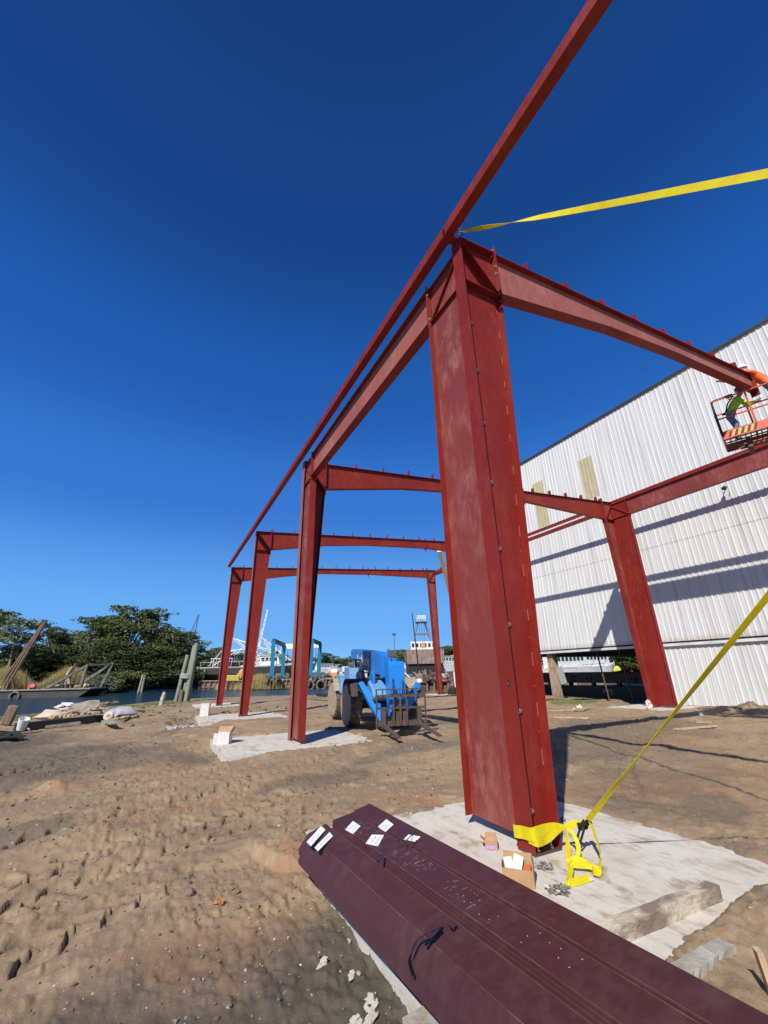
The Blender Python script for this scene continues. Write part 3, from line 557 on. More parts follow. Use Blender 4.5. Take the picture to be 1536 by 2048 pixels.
def ribbed(name, x, y0, y1, z0, z1, mt, pitch=.254, rib=.024, parent=bld, off=OB):
    prof = []; y = y0; k = 0
    while y < y1 - 1e-6:
        prof += [(y, 0), (min(y + .175, y1), 0), (min(y + .195, y1), -rib), (min(y + .232, y1), -rib)]; y += pitch
    prof.append((y1, 0)); b = MB(); n = len(prof)
    b.v = [(x + d, yy, z0) for yy, d in prof] + [(x + d, yy, z1) for yy, d in prof] + [(x + d + .012, yy, z0) for yy, d in prof] + [(x + d + .012, yy, z1) for yy, d in prof]
    for i in range(n - 1):
        b.f += [(i, i + n, i + 1 + n, i + 1), (i + 2 * n, i + 1 + 2 * n, i + 1 + 3 * n, i + 3 * n), (i, i + 1, i + 1 + 2 * n, i + 2 * n), (i + n, i + 3 * n, i + 1 + 3 * n, i + 1 + n)]
    return b.build(name, mt, parent, off=off)
YE = 27.6; YO = 14.4
ribbed('upper_siding', XW, -12, YE, 2.80, 7.70, SIDING)
ribbed('upper_siding', XW - .014, -12, YE, 7.64, 16.5, SIDING)
ribbed('lower_siding', XW + .04, -12, YO, -.5, 2.60, SIDING)
b = MB().box((XW - .09, -12, 2.585), (XW + .04, YE, 2.60)).box((XW - .09, -12, 2.60), (XW - .08, YE, 2.70)).box((XW - .055, -12, 2.70), (XW + .03, YE, 2.715)); b.build('drip_trim', mat('white_trim', (.68, .69, .68), .45, var=.25, vscale=1.5), bld, off=OB)
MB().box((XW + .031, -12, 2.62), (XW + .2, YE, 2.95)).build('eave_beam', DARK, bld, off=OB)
MB().box((XW - .10, -12.1, 16.51), (XW + 20, YE + .2, 16.56)).build('roof', mat('dark_roof_edge', (.035, .035, .037), .6), bld, off=OB)
MB().box((XW - .12, -12.1, 16.44), (XW - .101, YE + .2, 16.56)).build('roof_trim', MATS['dark_roof_edge'], bld, off=OB)
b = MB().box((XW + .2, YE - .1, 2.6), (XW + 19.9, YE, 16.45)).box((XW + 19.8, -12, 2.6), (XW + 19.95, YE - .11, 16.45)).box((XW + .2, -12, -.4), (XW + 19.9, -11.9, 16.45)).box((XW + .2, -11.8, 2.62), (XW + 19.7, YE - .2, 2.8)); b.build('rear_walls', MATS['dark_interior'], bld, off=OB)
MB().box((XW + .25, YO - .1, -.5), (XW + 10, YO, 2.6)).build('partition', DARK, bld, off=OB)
for y0, z0, z1 in ((15.05, 11.6, 14.40), (19.07, 11.0, 14.42)):
    o = ribbed('skylight', XW - .021, y0 - (y0 + 12) % .254, y0 - (y0 + 12) % .254 + .98, z0, z1, SKYL, rib=.026)
WOOD = mat('weathered_wood', (.23, .16, .10), .85, col2=(.12, .09, .065), vscale=6, stretch=(1, 1, .2), bump=.3, bscale=30)
PALEWOOD = mat('pale_wood', (.55, .40, .24), .8, col2=(.38, .25, .14), vscale=8, bump=.2)
b = MB().box((XW + .15, 20.75, -.35), (XW + .60, 21.2, 2.6)); b.build('bay_post', mat('concrete_post', (.36, .27, .17), .85, col2=(.16, .10, .065), vscale=1.4, thr=(.42, .6)), bld, off=OB)
MB().bar((XW + .4, 20.55, 1.75), (XW + .35, 20.3, .75), .5, .03, up=(1, 0, 0)).build('hung_sheet', mat('grey_sheet', (.3, .3, .3), .7), bld, off=OB)
STL = mat('rusty_steel', (.13, .075, .05), .75, col2=(.05, .035, .03), vscale=5)
for y, lean in ((17.7, .25), (16.2, .3), (15.3, .1), (23.6, 0)):
    MB().tube([(XW + .9, y, -.3), (XW + .9, y + lean, 2.6)], .045, 8).build('pipe_post', STL, bld, off=OB)
lamp = thing('wall_lamp', (XW - .03, 8.59, 9.45), 'small dark lamp on a bracket on the white wall above the beam', 'wall lamp')
MB().tube([(-.0, 0, .05), (-.2, 0, .1), (-.28, 0, .02)], .018, 8).build('bracket', BLACK, lamp); MB().lathe((-.3, 0, .03), (-.3, 0, -1), [(0, .03), (.03, .07), (.10, .10), (.13, .10), (.14, .02)], 16).build('lamp_head', BLACK, lamp, smooth=True)
MB().tube([(-.25, 0, 0), (-.15, .1, -.3), (-.05, .02, -.4), (-.05, -.08, -.2)], .008, 6).build('cable', BLACK, lamp)
# inside the open bay
hull = thing('steel_barge', (26.2, 22, 0), 'black steel barge marked PIPE lying inside the open bay of the building', 'barge')
MB().box((0, -7.2, -.6), (1.2, 12, .50)).build('lower_hull', BLACK, hull); MB().box((.2, -7.2, .72), (6, 12, 1.34)).build('upper_hull', BLACK, hull)
for i in range(10): MB().box((.5, -6.8 + i * 1.9, .5), (.75, -6.6 + i * 1.9, .72)).build('strut', BLACK, hull)
MB().box((5.6, -7, .5), (5.7, 12, .72)).build('glint_strip', WHITE, hull)  # white strip painted in place of a water reflection in the gap
text_mesh('PIPE_lettering', 'PIPE', .42, mat('chalk_grey', (.35, .37, .36), .8), hull, axes_m((0, -1, 0), (0, 0, 1), (-1, 0, 0), (-.004, -2.45, .18)))
for k, (y, z) in enumerate(((-1.0, 1.0), (.4, 1.02), (1.3, 1.0), (-4.2, .95))):
    MB().tube([(-.02 + .18, y + .16 * math.cos(a), z + .16 * math.sin(a)) for a in np.linspace(0, 2 * math.pi, 13)], .05, 6, caps=False).build('tyre_fender', mat('worn_rubber', (.10, .10, .095), .9), hull, smooth=True)

# ------------------------------------------------------------------ yellow straps
def catmull(P, n=10):
    P = [Vector(p) for p in P]; P = [P[0] * 2 - P[1]] + P + [P[-1] * 2 - P[-2]]; out = []
    for i in range(1, len(P) - 2):
        for k in range(n):
            t = k / n; a, b_, c, d = P[i - 1:i + 3]
            out.append(.5 * ((2 * b_) + (-a + c) * t + (2 * a - 5 * b_ + 4 * c - d) * t * t + (-a + 3 * b_ - 3 * c + d) * t ** 3))
    return out + [P[-2]]
def strap_line(p0, p1, keys, half=.0255, n=90, sag=0.03):
    """long tensioned strap twisting along its length; keys = (t, angle in degrees)"""
    p0, p1 = Vector(p0), Vector(p1); d = (p1 - p0).normalized(); a = d.cross(Vector((0, 0, 1))).normalized(); b_ = d.cross(a)
    pts, wv, nn = [], [], []; vw = (p0.lerp(p1, .15) - CAMP).normalized(); a = d.cross(vw).normalized(); b_ = d.cross(a)
    for i in range(n + 1):
        t = i / n; an = rad(float(np.interp(t, [k[0] for k in keys], [k[1] for k in keys]))); wd = a * math.cos(an) + b_ * math.sin(an)
        pts.append(p0.lerp(p1, t) - Vector((0, 0, sag * 4 * t * (1 - t)))); wv.append(wd * half); nn.append(d.cross(wd))
    return pts, wv, nn
up = thing('ratchet_strap', (3.46, 3.70, 8.50), 'yellow webbing strap stretched across the blue sky from the column top', 'strap', 'yellow ratchet straps')
pts, wv, nn = strap_line((3.47, 3.66, 8.53), (3.80, -4.4, 0.1), ((0, 70), (.05, 25), (.12, 87), (.17, 135), (.25, 155), (.4, 150), (.6, 200), (1, 180)), half=.036)
MB().ribbon(pts, wv, nn, .003).build('webbing', YEL, up, off=up.location)
MB().tube([(3.44, 3.70, 8.50), (3.50, 3.66, 8.46), (3.47, 3.62, 8.55), (3.42, 3.68, 8.58)], .009, 8).build('hook', mat('ratchet_black', (.012, .012, .013), .4), up, off=up.location)
low = thing('ratchet_strap', (3.8, 3.6, 0), 'yellow strap tied round the nearest column foot, with black ratchet and loose tail', 'strap', 'yellow ratchet straps')
RP = Vector((3.90, 3.46, .23)); EP = Vector((3.34, -4.9, 7.9))
pts, wv, nn = strap_line(RP + (EP - RP) * .008, EP, ((0, 20), (.04, 45), (.085, 78), (.11, 74), (.16, 55), (.22, 40), (.3, 30), (1, 60)), half=.025, n=160)
MB().ribbon(pts, wv, nn, .003).build('webbing', YEL, low, off=low.location)
def g0(px, py, z=0.0):
    d = F_ + R_ * ((px - 768) / FPX) - U_ * ((py - 1024) / FPX); return CAMP + d * ((z - 1.65) / d.z)
def loose(path, half=.025, w0=None, name='loose_webbing', n=8, tw=None):
    P = catmull([p for p in path], n); wv, nn = [], []
    for i, p in enumerate(P):
        d = (P[min(i + 1, len(P) - 1)] - P[max(i - 1, 0)]).normalized(); t = i / (len(P) - 1)
        wd = Vector([float(np.interp(t, [k[0] for k in tw], [k[1][j] for k in tw])) for j in range(3)]); wd = (wd - d * wd.dot(d)).normalized()
        hf = half * (float(np.interp(t, [k[0] for k in tw], [(k[2] if len(k) > 2 else 1) for k in tw]))); wv.append(wd * hf); nn.append(d.cross(wd).normalized())
    return MB().ribbon(P, wv, nn, .003).build(name, YEL, low, off=low.location)
KN = Vector((3.80, 3.60, .20)); Z = Vector((0, 0, 1))
# band round the outer flange and the web, gathered into a knot on the right
loose([(3.62, 3.92, .13), (3.405, 3.90, .15), (3.402, 3.77, .17), (3.402, 3.66, .18), (3.44, 3.63, .19), (3.58, 3.64, .20), (3.70, 3.62, .21), KN], .05, tw=((0, (0, 0, 1)), (.6, (0, 0, 1), 1.15), (.8, (0, 0, 1), .8), (1, (.2, 0, 1), .25)))
loose([(3.402, 3.70, .13), (3.43, 3.62, .12), (3.56, 3.63, .12), (3.69, 3.61, .17), KN], .03, tw=((0, (0, 0, 1)), (.6, (0, 0, 1)), (1, (.2, 0, 1), .4)))
loose([KN, (3.83, 3.56, .22), (3.86, 3.52, .235), RP], .03, tw=((0, (0, 0, 1), .4), (.5, (.1, 0, 1), 1.1), (1, (.2, 0, 1), .9)))
loose([RP, RP + Vector((.05, -.02, .06)), (3.90, 3.36, .22), (3.80, 3.24, .10), (3.62, 3.13, .025), (3.56, 3.12, .03), (3.62, 3.22, .04), (3.60, 3.33, .05), (3.52, 3.37, .03)], .026, tw=((0, (.9, .3, 0), 1.1), (.3, (.8, .5, .1), 1.2), (.55, (.7, .7, .1)), (.7, (.3, .3, .9)), (1, (.1, .2, 1))))
loose([KN, (3.74, 3.54, .14), (3.60, 3.42, .06), (3.42, 3.25, .03), (3.24, 3.12, .028), (3.27, 3.09, .03), (3.44, 3.08, .03)], .027, tw=((0, (.2, .2, 1), .6), (.3, (.6, -.5, .5)), (.65, (.6, -.6, .3)), (.8, (.2, .1, 1)), (1, (.2, .2, .9))))
loose([KN, (3.80, 3.52, .17), (3.76, 3.44, .10), (3.66, 3.38, .03), (3.50, 3.32, .03), (3.49, 3.27, .05), (3.58, 3.18, .05), (3.62, 3.12, .04)], .02, tw=((0, (.2, .2, 1), .6), (.3, (.7, -.4, .4)), (.6, (.5, -.5, .5)), (1, (.1, .1, 1))))
rt = MB(); d = (EP - RP).normalized(); sdv = d.cross(Z).normalized(); uu = sdv.cross(d)
Mx = axes_m(sdv, d, uu, RP)
for s_ in (-1, 1):
    rt.obox(None, (.003, .055, .02), M=Mx @ Matrix.Translation((s_ * .032, .02, 0))); rt.add([], [])
    for v in ((0, .0, .0),): rt.lathe(Mx @ Vector((s_ * .036, -.02, .005)), sdv, [(-.003, .034), (.003, .034)], 14)
rt.tube([Mx @ Vector((-.045, -.02, .005)), Mx @ Vector((.045, -.02, .005))], .011, 8)
ra = rt.build('ratchet', mat('ratchet_black', (.012, .012, .013), .4), low, off=low.location)
hb = MB(); h0 = Mx @ Vector((0, -.02, 0))
for s_ in (-1, 1): hb.bar(h0 + sdv * s_ * .03, h0 + sdv * s_ * .03 + Vector((-.085, .01, -.115)), .006, .022)
hb.bar(h0 + Vector((-.085, .01, -.115)) - sdv * .036, h0 + Vector((-.085, .01, -.115)) + sdv * .036, .03, .018); hb.build('ratchet_handle', MATS['ratchet_black'], ra, off=low.location)
MB().box((3.44, 3.07, .01), (3.48, 3.13, .016)).build('strap_tag', WHITE, low, off=low.location)

# ------------------------------------------------------------------ maroon purlin bundles
def bundle(label, prof, y_end, n, lip=.02, gap=(.01, .012), edges=()):
    """nested cold-formed purlins: profile points (x at Y=3, z) left to right, drawn thin, n deep"""
    t = thing('purlin_bundle', (prof[0][0], 3, 0), label, 'purlin bundle', 'maroon purlin bundles stacked by the column'); o = t.location; th = .0035
    for k in range(n):
        ye = y_end[k % len(y_end)]; y0, y1 = -3.2, ye
        P = [(x - gap[0] * k, z - k * gap[1]) for x, z in prof]; b = MB()
        def W(x, z, y): return (x - .040 * (y - 3) - o[0], y - 3, z)
        up_ = [(x, z) for x, z in P]; dn_ = [(x + .0008, z - th) for x, z in P]; N = len(P)
        for y in (y0, y1):
            b.v += [W(x, z, y) for x, z in up_] + [W(x, z, y) for x, z in dn_]
        for i in range(N - 1):
            b.f += [(i, i + 1, i + 1 + 2 * N, i + 2 * N), (i + N, i + 3 * N, i + 1 + 3 * N, i + 1 + N), (i + 2 * N, i + 1 + 2 * N, i + 1 + 3 * N, i + 3 * N), (i, i + N, i + 1 + N, i + 1)]
        b.f += [(0, 2 * N, 3 * N, N), (N - 1, 2 * N - 1, 4 * N - 1, 3 * N - 1)]
        b.build('purlin', MAROON, t)
    for ix in edges:
        b = MB(); x, z = prof[ix]; random.seed(ix + int(x * 99)); y = -3.0
        ys_ = np.arange(-3.0, min(y_end) - .05, .12); hw_ = [max(.0003, .0011 + .0012 * mnoise.noise((yy * 3.1, ix, x * 9))) for yy in ys_]
        for yy, hh in zip(ys_, hw_): b.v += [(x - .040 * (yy - 3) - o[0] - hh, yy - 3, z + .0008), (x - .040 * (yy - 3) - o[0] + hh, yy - 3, z + .0008)]
        b.f += [(2 * i, 2 * i + 1, 2 * i + 3, 2 * i + 2) for i in range(len(ys_) - 1)]
        b.build('worn_edge', mat('worn_primer', (.30, .19, .17), .6, col2=(.1, .05, .05), vscale=9), t)
    return t
A_ = bundle('left maroon purlin bundle lying nearest the camera, long white tags on its end', [(1.420, .185), (1.392, .208), (1.396, .214), (1.474, .308), (1.480, .312), (1.612, .352), (1.640, .364), (1.646, .335)], [4.36, 4.34, 4.35, 4.3, 4.33, 4.29], 8, gap=(.0, .013), edges=(4, 6))
B_ = bundle('middle maroon purlin bundle, scratched top face with two white tags', [(1.800, .285), (1.792, .290), (1.797, .318), (1.802, .323), (1.985, .352), (2.002, .360), (2.008, .325)], [4.56, 4.52, 4.5, 4.44, 4.42, 4.38], 9, gap=(.0145, .0125), edges=(3, 5))
C_ = bundle('right maroon purlin bundle, rough side against the pale footing', [(2.078, .300), (2.070, .305), (2.075, .331), (2.080, .336), (2.250, .374), (2.268, .350), (2.264, .27)], [4.68, 4.66, 4.62, 4.66, 4.5, 4.6], 6, gap=(.0095, .016), edges=(3,))
PA = [(1.425, .190), (1.395, .215), (1.474, .312), (1.612, .352), (1.640, .366), (1.652, .335)]
SCR = mat('tag_scribble', (.18, .20, .22), .7); TAG = mat('paper_tag', (.74, .76, .74), .6, var=.06, vscale=20)
PROF = {A_.name: [(1.40, .21), (1.480, .312), (1.612, .352), (1.640, .364), (1.7, .364)], B_.name: [(1.67, .262), (1.802, .323), (1.985, .352), (2.002, .360)], C_.name: [(2.03, .30), (2.080, .336), (2.250, .374), (2.3, .374)]}
def onprof(prof, px, py, lift=.0):
    z = .33
    for _ in range(12):
        p = g0(px, py, z); z = float(np.interp(p.x + .040 * (p.y - 3), [a[0] for a in prof], [a[1] for a in prof])) + lift
    return g0(px, py, z)
def tagq(parent, q, z, lines):
    pf = PROF[parent.name]; P = [onprof(pf, px, py, .003) for px, py in q]; P[3] = P[0] + P[2] - P[1] if abs((P[0] + P[2] - P[1] - P[3]).z) > .004 else P[3]; o = parent.location
    t = MB().prism([p - Vector(o) for p in P], (0, 0, -.0012)).build('paper_tag', TAG, parent)
    b = MB(); random.seed(int(q[0][0]))
    a, u, v = P[0] - Vector(o), (P[1] - P[0]), (P[3] - P[0])
    for r in range(lines):
        s = .2 + .6 * (r + .5) / lines; x = .12
        while x < .85:
            wd = random.uniform(.02, .06); c = a + u * x + v * s + Vector((0, 0, .0012)); k = random.uniform(-.12, .12)
            b.add([c, c + u * wd + v * k, c + u * (wd + .012) + v * (k + .05), c + u * .012 + v * .05], [(0, 1, 2, 3)])
            c2 = c + v * .09; b.add([c2, c2 + u * wd * .7 - v * k, c2 + u * wd * .7 - v * (k - .03), c2 + v * .03], [(0, 1, 2, 3)]); x += wd + random.uniform(.015, .05)
    b.build('handwriting', SCR, t)
tagq(A_, [(613, 1684), (642, 1652), (651, 1659), (623, 1689)], .349, 1)
tagq(A_, [(629, 1695), (659, 1664), (666, 1672), (636, 1702)], .347, 1)
tagq(B_, [(690, 1659), (706, 1642), (721, 1652), (706, 1668)], .353, 2)
tagq(B_, [(731, 1687), (744, 1669), (768, 1670), (756, 1692)], .351, 2)
tagq(C_, [(756, 1653), (773, 1638), (787, 1649), (772, 1664)], .373, 2)
tagq(C_, [(807, 1679), (817, 1669), (841, 1673), (827, 1693)], .371, 2)
# chipped paint and rub marks on the middle bundle
fl = MB(); random.seed(14); o_ = Vector(B_.location)
def fleck(x, y, L, w_, ang):
    z = float(np.interp(x, [1.802, 1.985], [.323, .352])) + .0006; xx = x - .040 * (y - 3); c, s_ = math.cos(ang), math.sin(ang)
    fl.add([Vector((xx + a * c - b_ * s_, y + a * s_ + b_ * c, z + a * c * .158 - b_ * s_ * .158)) - Vector((o_[0], 3, 0)) for a, b_ in ((-L, -w_), (L, -w_ * .4), (L * .8, w_), (-L * .7, w_ * .8))], [(0, 1, 2, 3)])
for y0, y1, n_ in ((4.30, 3.75, 46), (3.55, 3.1, 40), (2.9, 2.6, 22)):
    for i in range(n_):
        y = random.uniform(y1, y0); x = random.uniform(1.84, 1.98)
        if random.random() < .7: fleck(x, y, random.uniform(.006, .028), .0009, random.uniform(-.25, .15))
        else: fleck(x, y, random.uniform(.0015, .004), random.uniform(.0015, .003), random.random() * 3)
for i in range(16): fleck(random.uniform(1.83, 1.98), random.uniform(1.9, 3.0), random.uniform(.002, .005), random.uniform(.002, .004), random.random() * 3)
o = fl.build('chipped_paint', mat('bare_chip', (.50, .40, .38), .5), B_); o['kind'] = 'stuff'
BAND = mat('black_band', (.006, .006, .007), .3)
def band(parent, path, half=.008, z=None):
    P = [g0(px, py, zz) + Vector((0, 0, .003)) for px, py, zz in path]; P = catmull(P, 4); o = Vector(parent.location); wv, nn = [], []
    for i, p in enumerate(P):
        d = (P[min(i + 1, len(P) - 1)] - P[max(i - 1, 0)]).normalized(); s_ = d.cross(Z).normalized(); wv.append(s_ * half); nn.append(Z)
    MB().ribbon([p - o for p in P], wv, nn, .002).build('steel_band', BAND, parent)
band(B_, [(750, 1732, .34), (757, 1723, .354), (767, 1711, .342)])
band(A_, [(826, 1952, .21), (819, 1925, .23), (823, 1908, .27), (835, 1882, .318), (855, 1868, .36), (868, 1862, .38), (884, 1855, .345)])
band(A_, [(850, 1892, .318), (868, 1877, .335), (884, 1861, .35)], .009)
band(B_, [(898, 1852, .345), (905, 1858, .37), (912, 1853, .36), (919, 1866, .345)], .005)
band(C_, [(797, 1683, .36), (808, 1672, .37), (813, 1670, .41), (822, 1659, .41)], .003)
band(C_, [(812, 1682, .40), (820, 1674, .42), (828, 1668, .41)], .004)
band(B_, [(793, 1697, .36), (803, 1695, .38), (808, 1690, .40), (815, 1692, .36), (822, 1699, .36)], .003)
for i, (y, x0, x1) in enumerate(((3.6, 1.5, 2.35), (.9, 1.55, 2.45))):
    o = MB().box((x0, y, .0), (x1, y + .09, .055)).build('timber_dunnage', WOOD, off=(x0, y, 0), bevel=.004); o.location = (x0, y, 0)
    tag(o, ['wooden bearer under the far end of the maroon purlins', 'wooden bearer under the near part of the maroon purlins'][i], 'timber')

# ------------------------------------------------------------------ small things on the footing and the soil
def lumber(name, p0, p1, wd, ht, mt, label, cat='timber', z0=None, group=None, jag=0.0):
    p0, p1 = Vector(p0), Vector(p1); L = (p1 - p0).length; n = 14; random.seed(int(p0.x * 91 + p0.y * 13)); d = (p1 - p0).normalized(); sd_ = d.cross(Z).normalized(); u = sd_.cross(d); b = MB()
    for i in range(n + 1):
        c = p0 + d * (L * i / n) - p0
        for a, h_ in ((-.5, 0), (.5, 0), (.5, 1), (-.5, 1)): b.v.append(tuple(c + sd_ * (a * wd + random.uniform(-jag, jag)) + u * (h_ * ht + random.uniform(-jag, jag))))
    for i in range(n):
        for j in range(4): b.f.append((i * 4 + j, i * 4 + (j + 1) % 4, i * 4 + 4 + (j + 1) % 4, i * 4 + 4 + j))
    b.f += [(3, 2, 1, 0), tuple(n * 4 + j for j in range(4))]
    o = b.build(name, mt); o.location = p0; return tag(o, label, cat, group)
CBEAM = mat('mortar_stained_timber', (.52, .45, .34), .9, col2=(.20, .145, .11), vscale=2.2, bump=.5, bscale=25, stretch=(1, 2, 2), detail=9, thr=(.48, .62))
lumber('timber_beam', (2.55, 2.46, .0), (4.03, 2.44, .0), .10, .095, CBEAM, 'long mortar-stained timber lying across the pale footing at lower right', jag=.004)
q0_, q1_ = g0(1362, 1966), g0(1455, 1897); q0_.z = gz(q0_.x, q0_.y) - .01; q1_.z = gz(q1_.x, q1_.y) - .02
lumber('concrete_fragment', q0_, q1_, .10, .045, CONC_S, 'broken strip of concrete in the soil beside the maroon purlins', 'concrete fragment', jag=.005)
o = lumber('timber_stake', g0(1534, 1998) + Vector((.02, -.02, -.1)), g0(1534, 1998) + Vector((-.0, .0, .20)), .06, .03, PALEWOOD, 'wooden stake stuck upright in the soil at the lower right edge', 'stake')
o = lumber('timber_block', g0(840, 2040) + Vector((-.1, -.1, .0)), g0(900, 2030) + Vector((.1, 0, .0)), .16, .05, CONC_S, 'stained block under the purlins at the bottom edge of the picture', 'block')
CARD = mat('cardboard', (.42, .255, .13), .85, col2=(.34, .20, .10), vscale=8, bump=.05); CARDW = mat('white_cardboard', (.66, .64, .60), .7, var=.25, vscale=14); PURP = mat('purple_print', (.32, .16, .52), .6, col2=(.5, .36, .62), vscale=60)
def carton(loc, rz, dims, label, m1=CARD, flaps=((0, -35), (1, 60), (2, 20), (3, 110)), print_=None, tilt=0.0, cut=False):
    L, W_, H_ = dims; t = thing('cardboard_box', loc, label, 'cardboard box', 'cardboard boxes on the footings', rz); t.rotation_euler = (tilt, 0, rz); c = .004; b = MB()
    b.box((-L / 2, -W_ / 2, 0), (L / 2, W_ / 2, c)).box((-L / 2, -W_ / 2, c), (-L / 2 + c, W_ / 2, H_)).box((L / 2 - c, -W_ / 2, c), (L / 2, W_ / 2, H_)).box((-L / 2 + c, W_ / 2 - c, c), (L / 2 - c, W_ / 2, H_))
    b.box((-L / 2 + c, -W_ / 2, c), (L / 2 - c, -W_ / 2 + c, H_ * (.8 if cut else 1))); b.build('carton_body', m1, t)
    for side, an in flaps:
        a = rad(an); fl = min(W_, L) * .48
        if side < 2: s_ = (-1, 1)[side]; p = Vector((0, s_ * W_ / 2, H_)); dr = Vector((0, s_ * math.cos(a), math.sin(a))); wv = Vector((L / 2 - .003, 0, 0))
        else: s_ = (-1, 1)[side - 2]; p = Vector((s_ * L / 2, 0, H_)); dr = Vector((s_ * math.cos(a), 0, math.sin(a))); wv = Vector((0, W_ / 2 - .003, 0))
        MB().prism([p - wv, p + wv, p + wv * .93 + dr * fl, p - wv * .93 + dr * fl], wv.cross(dr).normalized() * .003).build('flap', CARD, t)
    if print_: MB().box((-L / 2 + .01, -W_ / 2 - .0015, .01), (L / 2 - .01, -W_ / 2 - .0003, H_ * .55)).build('printed_panel', print_, t)
    return t
cr_ = rad(27)
p = g0(988, 1702); carton((p.x + .02, p.y + .06, 0), -.2 - .45, (.12, .10, .07), 'small open carton with purple print beside the foot of the nearest column', print_=PURP, flaps=((0, 150), (1, 70), (2, 35), (3, 100)))
p = g0(1052, 1778); bx = carton((p.x + .01, p.y + .08, 0), -rad(48), (.25, .11, .15), 'torn brown carton of bolts in front of the yellow strap', flaps=((1, 80), (3, 100)), cut=True)
b = MB(); b.obox((.0, .02, .14), (.04, .004, .055), Matrix.Rotation(.3, 3, 'Y')); b.obox((-.07, .0, .13), (.035, .003, .05), Matrix.Rotation(-.2, 3, 'Y')); b.build('paper_insert', WHITE, bx)
MB().obox((.08, 0, .11), (.025, .025, .025)).build('orange_packet', mat('orange_print', (.6, .12, .05), .5), bx)
p = g0(447, 1489); carton((p.x, p.y + .2, 0), -.45, (.40, .30, .26), 'open white carton with brown flaps on the corner of the second footing', m1=CARDW, flaps=((0, 200), (1, 55), (2, 20), (3, 60)))
p = g0(410, 1432); o = carton((p.x, p.y + .2, .0), -.3, (.36, .36, .50), 'tall white carton standing on the third footing', m1=CARDW, flaps=())
MB().box((-.19, -.19, .50), (.19, .19, .51)).build('lid', CARDW, o)
lumber('plank', g0(385, 1411), g0(470, 1407), .5, .05, mat('bleached_board', (.62, .6, .55), .8, var=.3), 'bleached board lying on the farthest footing by the water', 'plank')
# bolts and washers scattered by the strap
random.seed(5)
def bolt_pile(cx, cy, n, r, label, grp):
    for i in range(n):
        a = random.random() * 6.28; rr = r * math.sqrt(random.random()); x = cx + math.cos(a) * rr * 1.2; y = cy + math.sin(a) * rr * .8; z = .009 + random.random() * .012; b = MB(); th = random.random() * 6.28; d = Vector((math.cos(th), math.sin(th), random.uniform(-.1, .3))).normalized(); L = .045
        q_ = Vector((0, 0, 0))
        if i % 5 == 4: b.tube([q_, q_ + Vector((0, 0, .005))], .015, 10)
        else: b.tube([q_, q_ + d * L], .006, 6); b.tube([q_ - d * .008, q_ + d * .001], .011, 6); b.tube([q_ + d * .026, q_ + d * .036], .0105, 6)
        o = b.build('loose_bolt', BOLT); o.location = (x, y, z); tag(o, label, 'bolt', grp)
p = g0(1115, 1785); bolt_pile(p.x, p.y, 26, .075, 'loose zinc bolt in the heap between the torn carton and the timber', 'heap of bolts before the strap')
p = g0(1090, 1735); bolt_pile(p.x, p.y, 22, .06, 'loose zinc bolt in the heap under the yellow strap', 'heap of bolts under the strap')
p = g0(1020, 1738); bolt_pile(p.x, p.y, 4, .04, 'single zinc bolt lying left of the torn carton', 'stray bolts left of the torn carton')
p = g0(380, 1447)
STV = ([], None)
for k in range(12): t_ = MB().blob((0, 0, 0), 1, 1, .5, k * 1.7); STV[0].append(t_.v); STV = (STV[0], t_.f)
STONE = mat('pale_rubble', (.46, .44, .41), .9, col2=(.30, .28, .25), vscale=9, bump=.4)
def stones(cx, cy, rx, ry, n, s0, s1, label, mt=STONE, name='rubble', rot=0, zz=None):
    b = MB(); Q = []
    for i in range(n):
        a = random.random() * 6.28; rr = math.sqrt(random.random()); u, v = math.cos(a) * rr * rx, math.sin(a) * rr * ry; Q.append((cx + u * math.cos(rot) - v * math.sin(rot), cy + u * math.sin(rot) + v * math.cos(rot), s0 + (s1 - s0) * random.random() ** 2))
    zz_ = ground_h(np.array([q_[0] for q_ in Q]), np.array([q_[1] for q_ in Q])); V0, F0 = STV
    for (x, y, s), z in zip(Q, zz_):
        o_ = len(b.v); sy = random.uniform(.5, 1); rz_ = random.random() * 3; c_, s_ = math.cos(rz_), math.sin(rz_)
        for vx, vy, vz in V0[random.randrange(len(V0))]: b.v.append((x + s * (vx * c_ - vy * sy * s_), y + s * (vx * s_ + vy * sy * c_), float(z) + s * (.3 + vz * .6)))
        b.f += [(i0 + o_, i1 + o_, i2 + o_) for i0, i1, i2 in F0]
    o = b.build(name, mt, off=(cx, cy, 0)); o.location = (cx, cy, 0); return tag(o, label, kind='stuff')
p = g0(375, 1452, -.1); stones(p.x, p.y, 1.15, .38, 90, .04, .11, 'heap of pale broken rubble left of the third footing', rot=.9)
stones(1.2, 2.6, 2.2, 1.7, 260, .003, .010, 'white grit scattered over the grey soil in the foreground', mat('white_grit', (.6, .57, .5), .9), 'grit')
stones(0.5, 8, 5, 5, 420, .006, .022, 'small pale stones scattered over the churned soil', mat('tan_stone', (.38, .31, .23), .9, var=.4), 'pebbles')
stones(11, 8, 7, 4, 400, .008, .03, 'small pale stones and chips scattered right of the column', MATS['tan_stone'], 'pebbles')
CLOD = mat('dark_clod', (.13, .095, .066), .95, col2=(.2, .145, .1), vscale=12, bump=.6, bscale=30)
stones(0.2, 7.5, 4.2, 4.5, 1500, .005, .018, 'fine dark crumbs between the tyre prints', CLOD, 'soil_crumbs')
stones(9, 6.5, 6, 3.5, 900, .006, .022, 'fine dark crumbs on the soil right of the column', CLOD, 'soil_crumbs')
stones(0.5, 9.5, 5, 5.5, 300, .012, .042, 'brown clods of churned soil left of the second column', CLOD, 'soil_clods')
stones(1.0, 3.6, 1.6, 1.6, 420, .004, .018, 'brown crumbs of soil in the foreground', CLOD, 'soil_clods')
